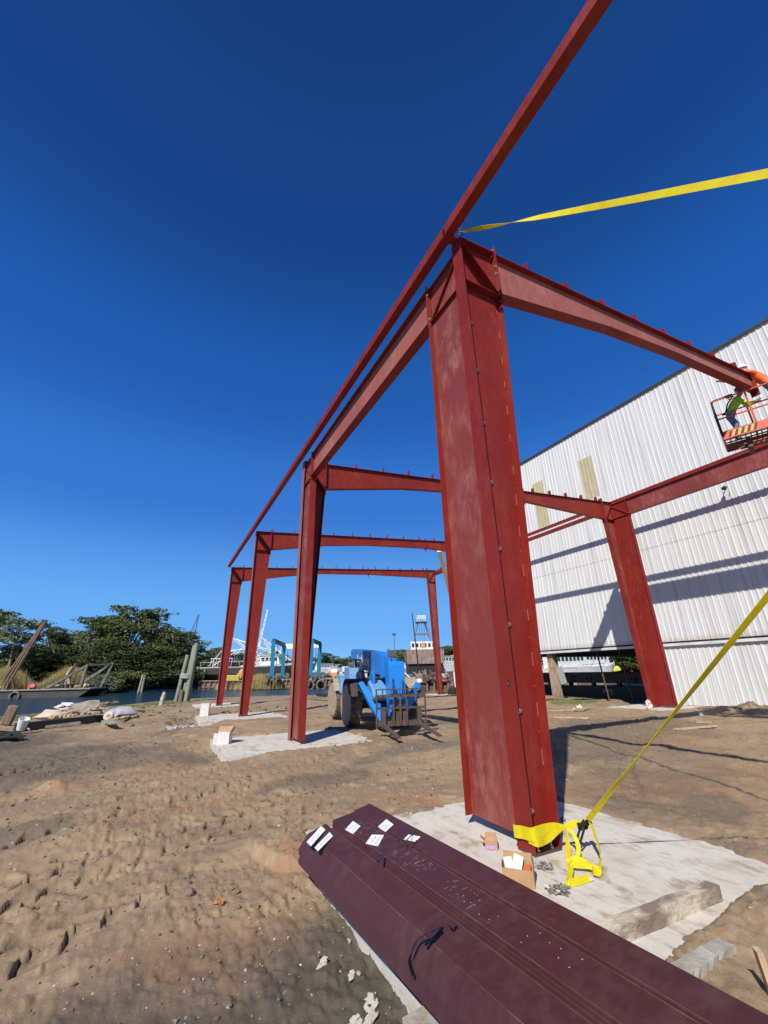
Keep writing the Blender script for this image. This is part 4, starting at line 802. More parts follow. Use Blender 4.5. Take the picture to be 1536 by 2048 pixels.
stones(2, 26, 5, 7, 240, .04, .14, 'clods of soil along the bank beyond the footings', CLOD, 'soil_clods')
p = g0(437, 1812, -.05); o = MB().blob((0, 0, .02), .034, 2, .5, 3, (1, .8, .7)).build('clay_lump', mat('orange_clay', (.46, .20, .07), .9, col2=(.36, .17, .07), vscale=20, bump=.5)); o.location = (p.x, p.y, gz(p.x, p.y)); tag(o, 'orange lump of clay on the soil in the foreground', 'clay lump')
random.seed(11)
for k, (px, py, s) in enumerate(((645, 1922, .06), (704, 1940, .03), (738, 2012, .11), (706, 2040, .05))):
    p = g0(px, py, -.05); pts = []
    ph = random.random() * 6
    b = MB(); uu = -s
    while uu < s:
        sz = random.uniform(.006, .020) * (1 + .6 * (s > .09)); b.blob((uu, random.uniform(-.28, .28) * s + .15 * s * math.sin(uu * 40), 0), sz, 2, .8, random.random() * 9, (1.4, .7, .10)); uu += sz * .7
    o = b.build('concrete_crust', CONC); o.location = (p.x, p.y, gz(p.x, p.y) + .003); o.rotation_euler = (0, 0, .8); tag(o, 'thin white crust of spilled concrete on the grey soil, ' + ['topmost of the four', 'second from the top', 'largest of the four', 'lowest, at the bottom edge'][k], 'concrete crust', 'spilled concrete crusts')
for k, (x0, y0, x1, y1, w_, lb) in enumerate(((1145, 1422, 1180, 1416, .10, 'pale plank behind, nearest the open bay'), (1085, 1424, 1150, 1420, .12, 'pale plank right of the nearest column, leftmost'), (1110, 1437, 1180, 1440, .10, 'pale plank on the soil just above the long rafter shadow'), (1350, 1461, 1432, 1456, .12, 'pale plank lying alone on the soil below the wall column'), (1395, 1446, 1425, 1448, .06, 'short pale offcut beyond the lone plank'))):
    a, c = g0(x0, y0, -.05), g0(x1, y1, -.05); a.z = gz(a.x, a.y) + .02; c.z = gz(c.x, c.y) + .02
    lumber('plank', a, c, w_, .035, PALEWOOD, lb, 'plank', group='pale planks lying on the soil')
for k, (px, py, s, mt_) in enumerate(((1158, 1413, .13, WHITE), (1149, 1419, .10, STONE), (1400, 1429, .12, STONE))):
    p = g0(px, py, -.08); o = MB().blob((0, 0, .05), s, 2, .4, k, (1, .8, .7)).build('stone', mt_); o.location = (p.x, p.y, gz(p.x, p.y)); tag(o, ['whitish stone by the planks left of the wall column', 'grey stone beside the whitish one near the planks', 'pale stone on the soil right of the wall column'][k], 'stone')
p = g0(1303, 1418); o = MB().blob((0, 0, .16), .17, 2, .35, 4, (.8, .8, 1.1)).build('paper_sack', mat('printed_sack', (.6, .55, .53), .8, col2=(.45, .16, .14), vscale=9, thr=(.5, .6))); o.location = (p.x - .1, p.y, 0); tag(o, 'crumpled printed sack at the foot of the wall column', 'sack')
for k, (px, py) in enumerate(((1126, 1643),)):
    p = g0(px, py); o = MB().blob((0, 0, .02), .03, 2, .3, 1).build('stone', CLOD); o.location = (p.x, p.y, 0); tag(o, 'dark clod on the pale footing right of the nearest column', 'stone')
# ------------------------------------------------------------------ blue telehandler
BLUE = mat('blue_paint', (.006, .19, .66), .40, col2=(.02, .19, .52), vscale=4, coat=.1); NAVY = mat('navy_panel', (.010, .032, .13), .4); PBLUE = mat('faded_blue_paint', (.17, .32, .48), .6, col2=(.05, .22, .48), vscale=4)
RUB = mat('tyre_rubber', (.055, .050, .044), .85, col2=(.20, .16, .115), vscale=4, thr=(.42, .58)); MUD = mat('muddy_rim', (.36, .29, .20), .9, col2=(.26, .2, .14), vscale=6); RUST = mat('brown_steel', (.10, .066, .05), .7, col2=(.055, .04, .034), vscale=8)
GL = mat('dark_glass', (.02, .03, .035), .08)
th_ = thing('telehandler', (7.01, 14.10, -.02), 'blue telescopic forklift parked between the columns with its forks lowered', 'telehandler', rz=rad(167))
def wheel(x, y, r=.69, w_=.42, steer=0):
    t = MB(); c = Vector((x, y, r - .02)); ax = Vector((math.cos(steer), math.sin(steer), 0)) * (1 if x > 0 else -1)
    t.lathe(c - ax * w_ / 2, ax, [(0, r * .60), (0, r * .70), (.03, r * .92), (.07, r * .955), (w_ - .07, r * .955), (w_ - .03, r * .92), (w_, r * .70), (w_, r * .60)], 36)
    fw = Vector((-ax.y, ax.x, 0))
    for i in range(22):
        for sd_ in (-1, 1):
            a = 2 * math.pi * (i + (.5 if sd_ > 0 else 0)) / 22; rd = fw * math.cos(a) + Z * math.sin(a); tg = -fw * math.sin(a) + Z * math.cos(a)
            p0 = c + rd * (r * .955) + ax * (sd_ * .015); a2 = a + .16; rd2 = fw * math.cos(a2) + Z * math.sin(a2); p1 = c + rd2 * (r * .945) + ax * (sd_ * (w_ / 2 - .02)); t.bar(p0, p1, .055, .05, up=rd)
    ty = t.build('wheel', RUB, th_); h_ = MB(); h_.lathe(c + ax * (w_ / 2 + .003), ax, [(-.012, r * .92), (.004, r * .88), (.008, r * .74), (.002, r * .61)], 36); h_.lathe(c + ax * (w_ / 2 - .10), ax, [(0, r * .60), (.085, r * .62), (.09, r * .56), (.02, r * .48), (.02, r * .2), (.07, r * .18), (.07, .02)], 28)
    for i in range(8):
        a = i * .785; rd = fw * math.cos(a) + Z * math.sin(a); h_.tube([c + ax * (w_ / 2 - .08) + rd * r * .34, c + ax * (w_ / 2 - .05) + rd * r * .34], .02, 6)
    h_.build('rim', MUD, ty)
for x in (1.0, -1.0): wheel(x, 0, steer=.12 if x > 0 else -.12); wheel(x, -3.6, steer=.16 if x > 0 else -.16)
MB().box((-.45, -4.5, .55), (.45, .9, 1.05)).box((-.8, -.12, .55), (.8, .12, .8)).box((-.8, -3.72, .55), (.8, -3.48, .8)).build('chassis', mat('dark_chassis', (.03, .035, .045), .6), th_)
def arc_fender(x0, x1, y, mt, name):
    b = MB(); r = .80; n = 9
    for i in range(n):
        a0, a1 = rad(25 + i * 130 / n), rad(25 + (i + 1) * 130 / n); P = [(x0, y + math.cos(a0) * r, .67 + math.sin(a0) * r), (x0, y + math.cos(a1) * r, .67 + math.sin(a1) * r), (x1, y + math.cos(a1) * r, .67 + math.sin(a1) * r), (x1, y + math.cos(a0) * r, .67 + math.sin(a0) * r)]
        q_ = Vector((0, math.cos(a0), math.sin(a0))) * .025; b.prism(P, q_)
    b.build(name, mt, th_)
arc_fender(.72, 1.22, 0, mat('rubber_guard', (.02, .02, .02), .7), 'front_mudguard'); arc_fender(-1.24, -.72, 0, MATS['muddy_rim'], 'front_mudguard'); arc_fender(.78, 1.22, -3.6, MATS['muddy_rim'], 'rear_mudguard'); arc_fender(-1.22, -.78, -3.6, MATS['muddy_rim'], 'rear_mudguard')
# boom: tall rear plate, outer box, stepped inner sections, drop nose
zf = lambda y: 2.28 - (y - 1.0) * (.42 / 5.4)
sidep = [(1.0, zf(1.0)), (-4.1, zf(-4.1)), (-4.55, 2.62), (-4.6, 2.35), (-4.2, 2.05), (-3.3, 1.88), (1.0, 1.60)]
MB().prism([(-.25, y, z) for y, z in sidep], (.5, 0, 0)).build('boom', BLUE, th_)
MB().prism([(.251, y, z) for y, z in ((-.35, zf(-.35) - .01), (-1.75, zf(-1.75) - .01), (-1.75, 1.785), (-.35, 1.70))], (.006, 0, 0)).build('navy_panel', NAVY, th_)
b = MB()
for k in range(4): b.prism([(-.24 + k * .022, y, z) for y, z in ((1.0 + k * .2, 2.22 - k * .04), (1.0 + k * .2, 1.50 + k * .03), (1.22 + k * .2, 1.49 + k * .03), (1.22 + k * .2, 2.20 - k * .04))], (.48 - k * .044, 0, 0)); 
b.build('boom_inner_sections', BLUE, th_)
b = MB().prism([(-.25, 1.72, 1.96), (-.25, 2.12, 1.99), (-.25, 2.22, 1.9), (-.25, 2.30, .95), (-.25, 2.28, .50), (-.25, 2.0, .45), (-.25, 1.80, 1.1)], (.50, 0, 0)); b.build('boom_nose', BLUE, th_, bevel=.012)
text_mesh('lettering', 'BoatWorks', .52, WHITE, th_, axes_m((0, 1, -.06), (0, .06, 1), (1, 0, 0), (.262, -1.75, 2.12)), .003)
MB().box((-.3, -1.2, 1.06), (.3, .95, 1.5)).build('engine_bay', BLACK, th_)
for k, (x0, z0, x1, z1) in enumerate(((.14, 1.9, .10, .8), (-.16, 1.85, -.14, .7), (.05, 1.6, .1, .6))): MB().tube(catmull([(x0, 2.30, z0 - .4), (x0 + .05, 2.42, (z0 + z1) / 2 - .1), (x1, 2.40, z1 - .1)], 5), .016, 6).build('hydraulic_hose', BLACK, th_, smooth=True)
for p0, p1, r, nm_ in (((.0, -2.6, 1.05), (.0, -3.4, 1.95), .09, 'lift_cylinder'), ((.1, 2.0, 2.05), (.02, 1.2, 2.36), .02, 'hose_guide'), ((-.1, 2.0, 2.05), (-.05, 1.1, 2.40), .02, 'hose_guide')): MB().tube([p0, p1], r, 10).build(nm_, RUST, th_)
MB().lathe((-.16, 1.55, 2.14), (1, 0, 0), [(0, .10), (.22, .10)], 14).build('hose_drum', RUST, th_, smooth=True)
# cab and engine cover on the side nearer the water
b = MB()
for x, y in ((.36, -1.6), (.66, -1.6), (.36, -2.6), (.66, -2.6)): b.bar((x, y, 1.0), (x * .9, y - .35, 2.15), .07, .07)
b.box((.32, -3.0, 2.13), (.62, -1.9, 2.19)); b.build('cab_frame', BLACK, th_)
MB().prism([(.40, -2.7, .95), (.40, -1.2, .95), (.40, -1.5, 1.85), (.40, -2.6, 1.9)], (.45, 0, 0)).box((.30, -.9, .9), (.72, .4, 1.22)).build('cab_body', PBLUE, th_)
MB().prism([(.68, -2.5, 1.36), (.68, -1.6, 1.36), (.60, -1.9, 2.08), (.60, -2.8, 2.08)], (.008, 0, 0)).build('cab_glass', GL, th_)
MB().box((.45, -3.9, .9), (1.0, -2.6, 1.62)).build('engine_cover', PBLUE, th_, bevel=.05)
# front hood, curved guards and stabilisers
MB().prism([(.12, .6, 1.0), (.12, 1.6, .85), (.12, 1.75, 1.0), (.12, 1.55, 1.22), (.12, .9, 1.45)], (.50, 0, 0)).build('front_hood', PBLUE, th_, bevel=.05)
b = MB().prism([(.46, .7, 1.15), (.46, 1.25, 1.25), (.46, 1.28, 1.6), (.46, 1.05, 1.72), (.46, .8, 1.6)], (.09, 0, 0)); b.build('curved_guard', BLUE, th_)
b = MB()
b.prism([(1.00, 1.0, 1.35), (.86, 1.0, 1.42), (.30, 1.25, .62), (.24, 1.3, .35), (.40, 1.3, .28), (.62, 1.25, .6)], (0, .28, 0)); b.build('stabiliser', BLUE, th_, bevel=.01)
b = MB().prism([(-1.02, 1.2, 1.32), (-.92, 1.2, 1.36), (-.36, 1.35, .72), (-.30, 1.35, .50), (-.50, 1.35, .48), (-.86, 1.2, .88)], (0, .22, 0)); b.build('stabiliser', BLUE, th_, bevel=.01)
MB().prism([(-1.0, 1.43, 1.28), (-1.18, 1.43, 1.25), (-1.16, 1.43, .92), (-.93, 1.43, .86)], (0, -.3, 0)).build('stabiliser_foot', RUST, th_); MB().prism([(1.02, 1.2, 1.38), (1.24, 1.2, 1.34), (1.2, 1.2, .98), (1.0, 1.2, .98)], (0, -.3, 0)).build('stabiliser_foot', RUST, th_)
for x, z, y in ((.42, .72, 1.5), (.33, .42, 1.6), (-.9, 1.18, 1.43)): MB().lathe((x, y, z), (0, 1, 0), [(0, .07), (.07, .07)], 14).build('hinge_pin', BLUE, th_)
MB().box((-.5, 1.0, .45), (.5, 1.35, .85)).build('front_frame', NAVY, th_)
MB().box((.98, .35, .95), (1.12, .55, 1.28)).build('headlamp_board', mat('dusty_board', (.34, .24, .16), .8), th_)
MB().lathe((.62, -.6, 1.45), (0, 0, 1), [(0, .1), (.12, .13), (.24, .1), (.28, .02)], 14).build('hose_reel', mat('grey_cap', (.25, .28, .3), .5), th_, smooth=True)
cg = MB(); yb = 2.42
for z, h_ in ((.30, .14), (.70, .05), (1.02, .07), (1.20, .03)): cg.box((-.78, yb, z - h_ / 2), (.72, yb + .06, z + h_ / 2))
for x, z0, z1, w_ in ((-.77, .18, 1.2, .035), (.71, .18, 1.2, .035), (-.56, .18, .7, .13), (.52, .18, .7, .13), (0, .25, 1.0, .05), (-.2, .25, .95, .04), (.2, .25, .95, .04), (-.52, 1.0, 1.2, .02), (-.26, 1.0, 1.2, .02), (0.0, 1.0, 1.2, .02), (.26, 1.0, 1.2, .02), (.52, 1.0, 1.2, .02)): cg.box((x - w_ / 2, yb + .061, z0), (x + w_ / 2, yb + .10, z1))
cg.box((-.2, 2.2, .35), (.2, 2.42, .75)); cg.build('fork_carriage', RUST, th_)
for x in (-.56, .52):
    MB().prism([(x - .065, yb + .101, .66), (x - .065, yb + .151, .66), (x - .065, yb + .155, .30), (x - .065, yb + 1.72, .150), (x - .065, yb + 1.72, .130), (x - .065, yb + .101, .24)], (.13, 0, 0)).build('fork', RUST, th_)

# ------------------------------------------------------------------ orange boom lift with two workers
ORG = mat('orange_paint', (.72, .10, .035), .4, col2=(.62, .09, .03), vscale=3); GREYP = mat('grey_paint', (.12, .13, .14), .5)
e1 = Vector((.352, -.936, 0)); e2 = Vector((.936, .352, 0)); A0 = Vector((12.78, 4.54, 7.36))
lift = thing('boom_lift', A0, 'orange lift basket raised high at the end of the nearest rafter, right edge', 'boom lift'); lift.matrix_world = axes_m(e1, e2, Z, A0)
LP, WP, HP = 2.9, .95, 1.2
b = MB()
for x in np.arange(0.02, LP, .11): b.box((x, .03, 0), (x + .02, WP - .03, .03))
for y in (.03, .25, .48, .7, .9): b.box((0.02, y, -.031), (LP - .02, y + .03, -.001))
b.build('floor_grating', mat('rusty_grating', (.16, .06, .045), .7), lift)
b = MB()
for y0 in (0, WP - .02): b.box((0, y0, 0.0), (LP, y0 + .02, .22))
b.box((0, .021, 0.0), (.02, WP - .021, .2)); b.box((LP - .02, .021, 0), (LP, WP - .021, .2)); b.build('toe_board', ORG, lift)
b = MB(); r = .022
for y in (.01, WP - .01):
    for z in (.62, HP): b.tube([(0.02, y, z), (LP, y, z)], r, 8)
    for x in (.75, 1.5, 2.25, LP - .02): b.tube([(x, y, .2), (x, y, HP)], r, 8)
b.build('side_rails', ORG, lift)
b = MB()
for z in (.45, .7, .95): b.tube([(.02, 0.01, z), (.02, WP - .01, z)], .016, 8)
b.tube([(.02, .01, .1), (.02, .01, HP - .08), (.06, .03, HP + .02), (.5, .01, HP + .03)], .026, 8); b.tube([(.02, WP - .01, .1), (.02, WP - .01, HP)], .024, 8); b.tube([(.02, .0, HP), (.02, WP, HP)], .022, 8); b.build('end_rail', BLACK, lift)
b = MB().bar((1.52, -.005, .2), (1.35, -.005, 1.42), .06, .05, up=(0, 1, 0)); b.prism([(1.40, -.01, .62), (1.75, -.01, .5), (1.62, -.01, .78)], (0, .02, 0)); b.build('gate_post', ORG, lift)
MB().box((1.55, -.12, 1.12), (2.5, .32, 1.26)).build('control_console', GREYP, lift); MB().box((1.6, .0, .8), (2.4, .3, 1.11)).build('control_box', BLACK, lift)
b = MB(); 
for k in range(5): b.prism([(.12 + k * .13, -.004, .03), (.18 + k * .13, -.004, .03), (.25 + k * .13, -.004, .19), (.19 + k * .13, -.004, .19)], (0, .003, 0))
b.build('hazard_stripes', mat('hazard_black', (.012, .012, .012), .5), lift)
b = MB(); 
for k in range(4): b.prism([(.185 + k * .13, -.0035, .03), (.245 + k * .13, -.0035, .03), (.315 + k * .13, -.0035, .19), (.255 + k * .13, -.0035, .19)], (0, .003, 0))
b.build('hazard_yellow', mat('hazard_yellow', (.8, .38, .03), .5), lift)
MB().box((1.0, -.004, .07), (1.25, -.001, .18)).box((1.27, -.004, .13), (1.45, -.001, .18)).build('white_label', WHITE, lift)
MB().tube([(1.42, .02, .62), (1.38, .04, .35), (1.30, .02, .24)], .012, 6).build('lanyard', BLACK, lift)
b = MB()
for x0, x1, y, z in ((.1, 1.2, .3, -.12), (.3, 2.6, .5, -.2), (.9, 2.4, .7, -.28)): b.box((x0, y, z), (x1, y + .06, z + .08))
b.box((.45, .25, -.30), (.55, .8, -.03)); b.box((1.2, .2, -.36), (1.36, .8, -.03)); b.box((2.1, .2, -.36), (2.25, .8, -.03)); b.build('platform_mount', STL, lift)
b = MB().bar((1.3, .5, -.3), (3.3, 1.6, -1.2), .22, .28); b.bar((3.3, 1.6, -1.2), (8.5, 6.0, -6.0), .32, .4); b.build('boom_arm', ORG, lift)
MB().box((6.6, 4.6, -7.0), (9.6, 7.0, -6.2)).build('turntable', ORG, lift)
for i, (x, y) in enumerate(((6.8, 4.4), (9.2, 4.4), (6.8, 7.1), (9.2, 7.1))):
    MB().lathe((x, y - .18, -6.95), (0, 1, 0), [(0, .3), (0.02, .5), (.34, .5), (.36, .3)], 20).build('wheel', RUB, lift)

def person(loc, rz, J, E, mats_z, label, hel, parts=()):
    """one skinned body; J name->(x,y,z,r), E edges, mats_z(x,y,z)->slot; returns the body"""
    names = list(J); me = bpy.data.meshes.new('person'); me.from_pydata([J[n][:3] for n in names], [(names.index(a), names.index(b_)) for a, b_ in E], [])
    o = bpy.data.objects.new('person', me); COL.objects.link(o); sk = o.modifiers.new('skin', 'SKIN'); sk.use_smooth_shade = True
    for i, n in enumerate(names): me.skin_vertices[0].data[i].radius = (J[n][3], J[n][3] * (.78 if 'sp' in n or n == 'pel' else 1)); me.skin_vertices[0].data[i].use_root = (n == 'pel')
    ss = o.modifiers.new('sub', 'SUBSURF'); ss.levels = ss.render_levels = 2
    dg = bpy.context.evaluated_depsgraph_get(); me2 = bpy.data.meshes.new_from_object(o.evaluated_get(dg)); bpy.data.objects.remove(o)
    for m_ in hel['mats']: me2.materials.append(m_)
    for p_ in me2.polygons: p_.material_index = mats_z(p_.center); p_.use_smooth = True
    me2.name = 'person'; o = bpy.data.objects.new('person', me2); COL.objects.link(o); o.location = loc; o.rotation_euler = (0, 0, rz); tag(o, label, 'person', 'workers in the lift basket'); return o
SKIN = mat('skin', (.34, .18, .12), .55); LIME = mat('lime_vest', (.42, .70, .02), .6, col2=(.34, .62, .02), vscale=10); JEAN = mat('jeans', (.10, .14, .22), .85, col2=(.22, .27, .34), vscale=9); DK = mat('dark_cloth', (.03, .032, .035), .8); ORS = mat('orange_shirt', (.85, .14, .02), .6, col2=(.7, .1, .02), vscale=12); HELM = mat('grey_helmet', (.16, .17, .18), .35)
def rig(fx, lean, larm, rarm, lleg=(0, 0), head=(0, 0)):
    J = {'pel': (0, 0, .93, .15), 'sp1': (0, lean * .25, 1.10, .145), 'sp2': (0, lean * .7, 1.30, .165), 'nk': (0, lean * 1.0, 1.46, .065), 'hd0': (0, lean * 1.1 + .02, 1.56, .075), 'hd1': (0, lean * 1.2 + .04, 1.68, .085)}
    for s_, nm, arm in ((1, 'l', larm), (-1, 'r', rarm)):
        J['sh' + nm] = (s_ * .19, lean * .9, 1.40, .065); J['el' + nm] = (*arm[0], .05); J['wr' + nm] = (*arm[1], .036)
        wv = Vector(arm[1]); dv = (wv - Vector(arm[0])).normalized(); sv = dv.cross(Z).normalized()
        J['pa' + nm] = (*(wv + dv * .07), .032)
        for f in range(4): J['f%d' % f + nm] = (*(wv + dv * .10 + sv * (f - 1.5) * .02), .0105); J['t%d' % f + nm] = (*(wv + dv * (.16 - abs(f - 1.4) * .012) + sv * (f - 1.5) * .024 - Z * .02), .008)
        J['th' + nm] = (*(wv + dv * .07 + sv * .05), .010)
        J['hp' + nm] = (s_ * .10, 0, .86, .10); J['kn' + nm] = (s_ * .12, lleg[0] * (1 if s_ > 0 else .3), .48, .072); J['an' + nm] = (s_ * .13, lleg[1] * (1 if s_ > 0 else .2) - .03, .09, .048); J['to' + nm] = (s_ * .14, lleg[1] + .14, .04, .045)
    E = [('pel', 'sp1'), ('sp1', 'sp2'), ('sp2', 'nk'), ('nk', 'hd0'), ('hd0', 'hd1')]
    for nm in 'lr':
        E += [('sp2', 'sh' + nm), ('sh' + nm, 'el' + nm), ('el' + nm, 'wr' + nm), ('wr' + nm, 'pa' + nm), ('pa' + nm, 'th' + nm), ('pel', 'hp' + nm), ('hp' + nm, 'kn' + nm), ('kn' + nm, 'an' + nm), ('an' + nm, 'to' + nm)]
        for f in range(4): E += [('pa' + nm, 'f%d' % f + nm), ('f%d' % f + nm, 't%d' % f + nm)]
    return J, E
def head_parts(o, y, z, mt, beard=False):
    MB().lathe((0, y - .01, z), (0, 0, 1), [(-.03, .125), (0, .12), (.05, .112), (.09, .085), (.115, .03)], 18).build('hard_hat', mt, o, smooth=True); MB().box((-.09, y + .09, z - .03), (.09, y + .17, z - .02)).build('hat_brim', mt, o)
    f = MB(); f.blob((0, y + .10, z - .10), .018, 1, 0, 0, (.8, 1, 1.5)); f.build('nose', SKIN, o)
    f = MB(); f.blob((.03, y + .085, z - .065), .011, 1, 0).blob((-.03, y + .085, z - .065), .011, 1, 0); f.build('eyes', BLACK, o)
    f = MB(); f.box((-.025, y + .085, z - .15), (.025, y + .092, z - .14)); f.build('mouth', mat('lip', (.2, .06, .05), .6), o)
    f = MB(); f.blob((.083, y, z - .08), .022, 1, 0, 0, (.5, 1, 1.4)).blob((-.083, y, z - .08), .022, 1, 0, 0, (.5, 1, 1.4)); f.build('ears', SKIN, o)
J, E = rig(0, .38, ((.24, .50, 1.08), (.20, .74, .98)), ((-.24, .46, 1.12), (-.12, .72, 1.14)), (.14, -.05))
for q_ in J: J[q_] = (J[q_][0] * .95, J[q_][1], J[q_][2] * .92, J[q_][3])
wl = lift.matrix_world @ Vector((.30, .35, .03))
yaw1 = math.atan2(-e1.x, e1.y)
o = person(wl, yaw1 - .25, J, E, lambda c: 1 if c.z > .94 and c.z < 1.36 and abs(c.x) < .28 else (3 if c.z > 1.36 or abs(c.y) > .60 else (2 if c.z > .12 else 0)), 'worker in a lime vest and grey hard hat standing in the lift basket', {'mats': [BLACK, LIME, JEAN, SKIN]})
head_parts(o, .46, 1.58, HELM); o.scale = (.88, .88, .88)
b = MB(); b.tube([(.1, -.02, .99), (.17, .1, 1.2), (.13, .28, 1.38), (.05, .1, 1.45)], .02, 6).tube([(-.1, -.02, .99), (-.17, .1, 1.2), (-.13, .28, 1.38), (-.05, .1, 1.45)], .02, 6).tube([(.15, .02, .98), (.02, .17, .99), (-.15, .02, .98), (0, -.14, .98), (.15, .02, .98)], .028, 6); b.build('harness', DK, o)
J, E = rig(0, .34, ((.30, .62, 1.52), (.22, .90, 1.62)), ((-.30, .60, 1.45), (-.16, .92, 1.60)), (.1, 0))
wl = lift.matrix_world @ Vector((1.35, .50, .42))
to = Vector((13.55, 3.77, 0)) - wl
o = person(wl, math.atan2(-to.x, to.y) , J, E, lambda c: 1 if c.z > 1.0 and (c.z < 1.48 or abs(c.x) > .12) and Vector((c.x, c.y)).length < .84 else (3 if c.z > 1.4 else 2), 'worker in an orange shirt reaching from the basket to the rafter end', {'mats': [BLACK, ORS, JEAN, SKIN]})
head_parts(o, .45, 1.72, WHITE)
# ------------------------------------------------------------------ far bank, boats and trees
def leafy(col1, col2):
    n_ = 'leaves_%d' % len(MATS); mt = bpy.data.materials.new(n_); mt.use_nodes = True; t = mt.node_tree; n = t.nodes; l = t.links; p = n['Principled BSDF']; p.inputs['Roughness'].default_value = .6; p.inputs['Specular IOR Level'].default_value = .3
    tc = n.new('ShaderNodeTexCoord'); a = n.new('ShaderNodeTexNoise'); a.inputs['Scale'].default_value = 0.9; a.inputs['Detail'].default_value = 6; l.new(tc.outputs['Object'], a.inputs['Vector'])
    cr = n.new('ShaderNodeValToRGB'); cr.color_ramp.elements[0].position = .38; cr.color_ramp.elements[1].position = .64; cr.color_ramp.elements[0].color = (*col1, 1); cr.color_ramp.elements[1].color = (*col2, 1); l.new(a.outputs['Fac'], cr.inputs[0]); l.new(cr.outputs[0], p.inputs['Base Color'])
    MATS[n_] = mt; return mt
LV = [leafy((.075, .102, .030), (.155, .175, .055)), leafy((.050, .073, .024), (.095, .12, .038)), leafy((.10, .12, .035), (.19, .20, .06)), leafy((.13, .155, .085), (.21, .23, .12))]
BARK = mat('bark', (.16, .13, .10), .9, col2=(.30, .26, .22), vscale=3, bump=.3)
def crown(clumps, n, leaf, seed, holes=.0):
    """clumps: (x,y,z,rx,ry,rz); leaf cards clustered into sprays in each clump's shell"""
    rg = np.random.default_rng(seed); vol = np.array([c[3] * c[4] * c[5] for c in clumps]) ** .75; vol /= vol.sum(); V = []
    for c, k in zip(clumps, (vol * n).astype(int)):
        ns = max(3, k // 14); d = rg.normal(size=(ns, 3)); d /= np.linalg.norm(d, axis=1)[:, None]; rr = rg.uniform(.45, 1.05, ns) ** .6; ctr = np.array(c[:3]) + d * rr[:, None] * np.array(c[3:6])
        idx = rg.integers(0, ns, k); sp = leaf * rg.uniform(1.2, 2.6, ns); pc = ctr[idx] + rg.normal(size=(k, 3)) * sp[idx][:, None] * np.array([.8, .8, .45])
        u = rg.normal(size=(k, 3)); u /= np.linalg.norm(u, axis=1)[:, None]; w_ = rg.normal(size=(k, 3)); w_ -= (w_ * u).sum(1)[:, None] * u; w_ /= np.linalg.norm(w_, axis=1)[:, None]; s = leaf * rg.uniform(.6, 1.5, k)[:, None]
        V.append(np.stack([pc + u * s, pc + w_ * s * .7, pc - u * s, pc - w_ * s * .7], 1).reshape(-1, 3))
    V = np.vstack(V); me = bpy.data.meshes.new('crown'); m_ = len(V) // 4; me.vertices.add(len(V)); me.vertices.foreach_set('co', V.astype(np.float32).ravel()); me.loops.add(len(V)); me.loops.foreach_set('vertex_index', np.arange(len(V))); me.polygons.add(m_); me.polygons.foreach_set('loop_start', np.arange(m_) * 4); me.update(calc_edges=True); return me
def proto_tree(kind, seed):
    """unit-height tree meshes: (trunk mesh, crown mesh)"""
    rg = random.Random(seed); b = MB(); cl = []
    if kind == 'oak':
        b.tube([(0, 0, -.03), (.01, 0, .2), (-.01, .02, .42), (.02, 0, .7)], [.026, .02, .015, .005], 7)
        for i in range(27):
            a = i * 2.4 + rg.random(); z = rg.uniform(.18, .93); r = rg.uniform(.08, .33) * (1.25 - z * .75); x, y = math.cos(a) * r, math.sin(a) * r; s = rg.uniform(.065, .145) * (1.15 - .45 * z); cl.append((x, y, z, s * 1.15, s * 1.15, s * .8)); b.tube([(0, 0, z * .5), (x * .6, y * .6, z * .8), (x, y, z)], [.012, .008, .003], 5)
        for i in range(6): a = i * 1.05 + rg.random(); cl.append((math.cos(a) * .24, math.sin(a) * .24, rg.uniform(.08, .25), .14, .14, .13))
        nn, lf = 21000, .0088
    elif kind == 'pine':
        b.tube([(0, 0, -.02), (.01, 0, .4), (-.01, .01, .75), (.0, 0, .95)], [.017, .014, .01, .004], 7)
        for i in range(13):
            a = i * 2.4 + rg.random(); z = rg.uniform(.66, .97); r = rg.uniform(.04, .24) * (1.2 - (z - .66)); x, y = math.cos(a) * r, math.sin(a) * r; s = rg.uniform(.05, .09); cl.append((x, y, z, s * 1.4, s * 1.4, s * .55)); b.tube([(0, 0, z - .12), (x * .7, y * .7, z - .05), (x, y, z)], [.008, .005, .002], 5)
        nn, lf = 5200, .0100
    elif kind == 'shrub':
        b.tube([(0, 0, -.05), (.02, 0, .3), (0, .02, .6)], [.03, .02, .01], 6)
        for i in range(14): a = i * 2.4 + rg.random(); r = rg.uniform(.1, .55); z = rg.uniform(.15, .8); s = rg.uniform(.16, .28); cl.append((math.cos(a) * r, math.sin(a) * r, z, s, s, s * .8))
        nn, lf = 8000, .023
    tm = b.build('t', BARK); me = tm.data; bpy.data.objects.remove(tm); me.polygons.foreach_set('use_smooth', [True] * len(me.polygons)); return me, crown(cl, nn, lf, seed)
PR = {('oak', i): proto_tree('oak', 10 + i) for i in range(4)}; PR.update({('pine', i): proto_tree('pine', 30 + i) for i in range(2)}); PR.update({('shrub', i): proto_tree('shrub', 50 + i) for i in range(2)})
MESHC = {}
def tree(kind, var, loc, h, wd, label, group, lv=0, rz=0.0, cat='tree'):
    tm, cm = PR[(kind, var)]; key = (kind, var, lv)
    if key not in MESHC: c2 = cm.copy(); c2.materials.append(LV[lv]); MESHC[key] = c2
    t = thing({'oak': 'oak_tree', 'pine': 'pine_tree', 'shrub': 'shrub'}[kind], loc, label, cat, group, rz); base = {'oak': .72, 'pine': .5, 'shrub': 1.3}[kind]; t.scale = (wd / base, wd / base, h)
    for nm, me in (('trunk', tm), ('crown', MESHC[key])): o = bpy.data.objects.new(nm, me); COL.objects.link(o); o.parent = t
    return t
random.seed(21)
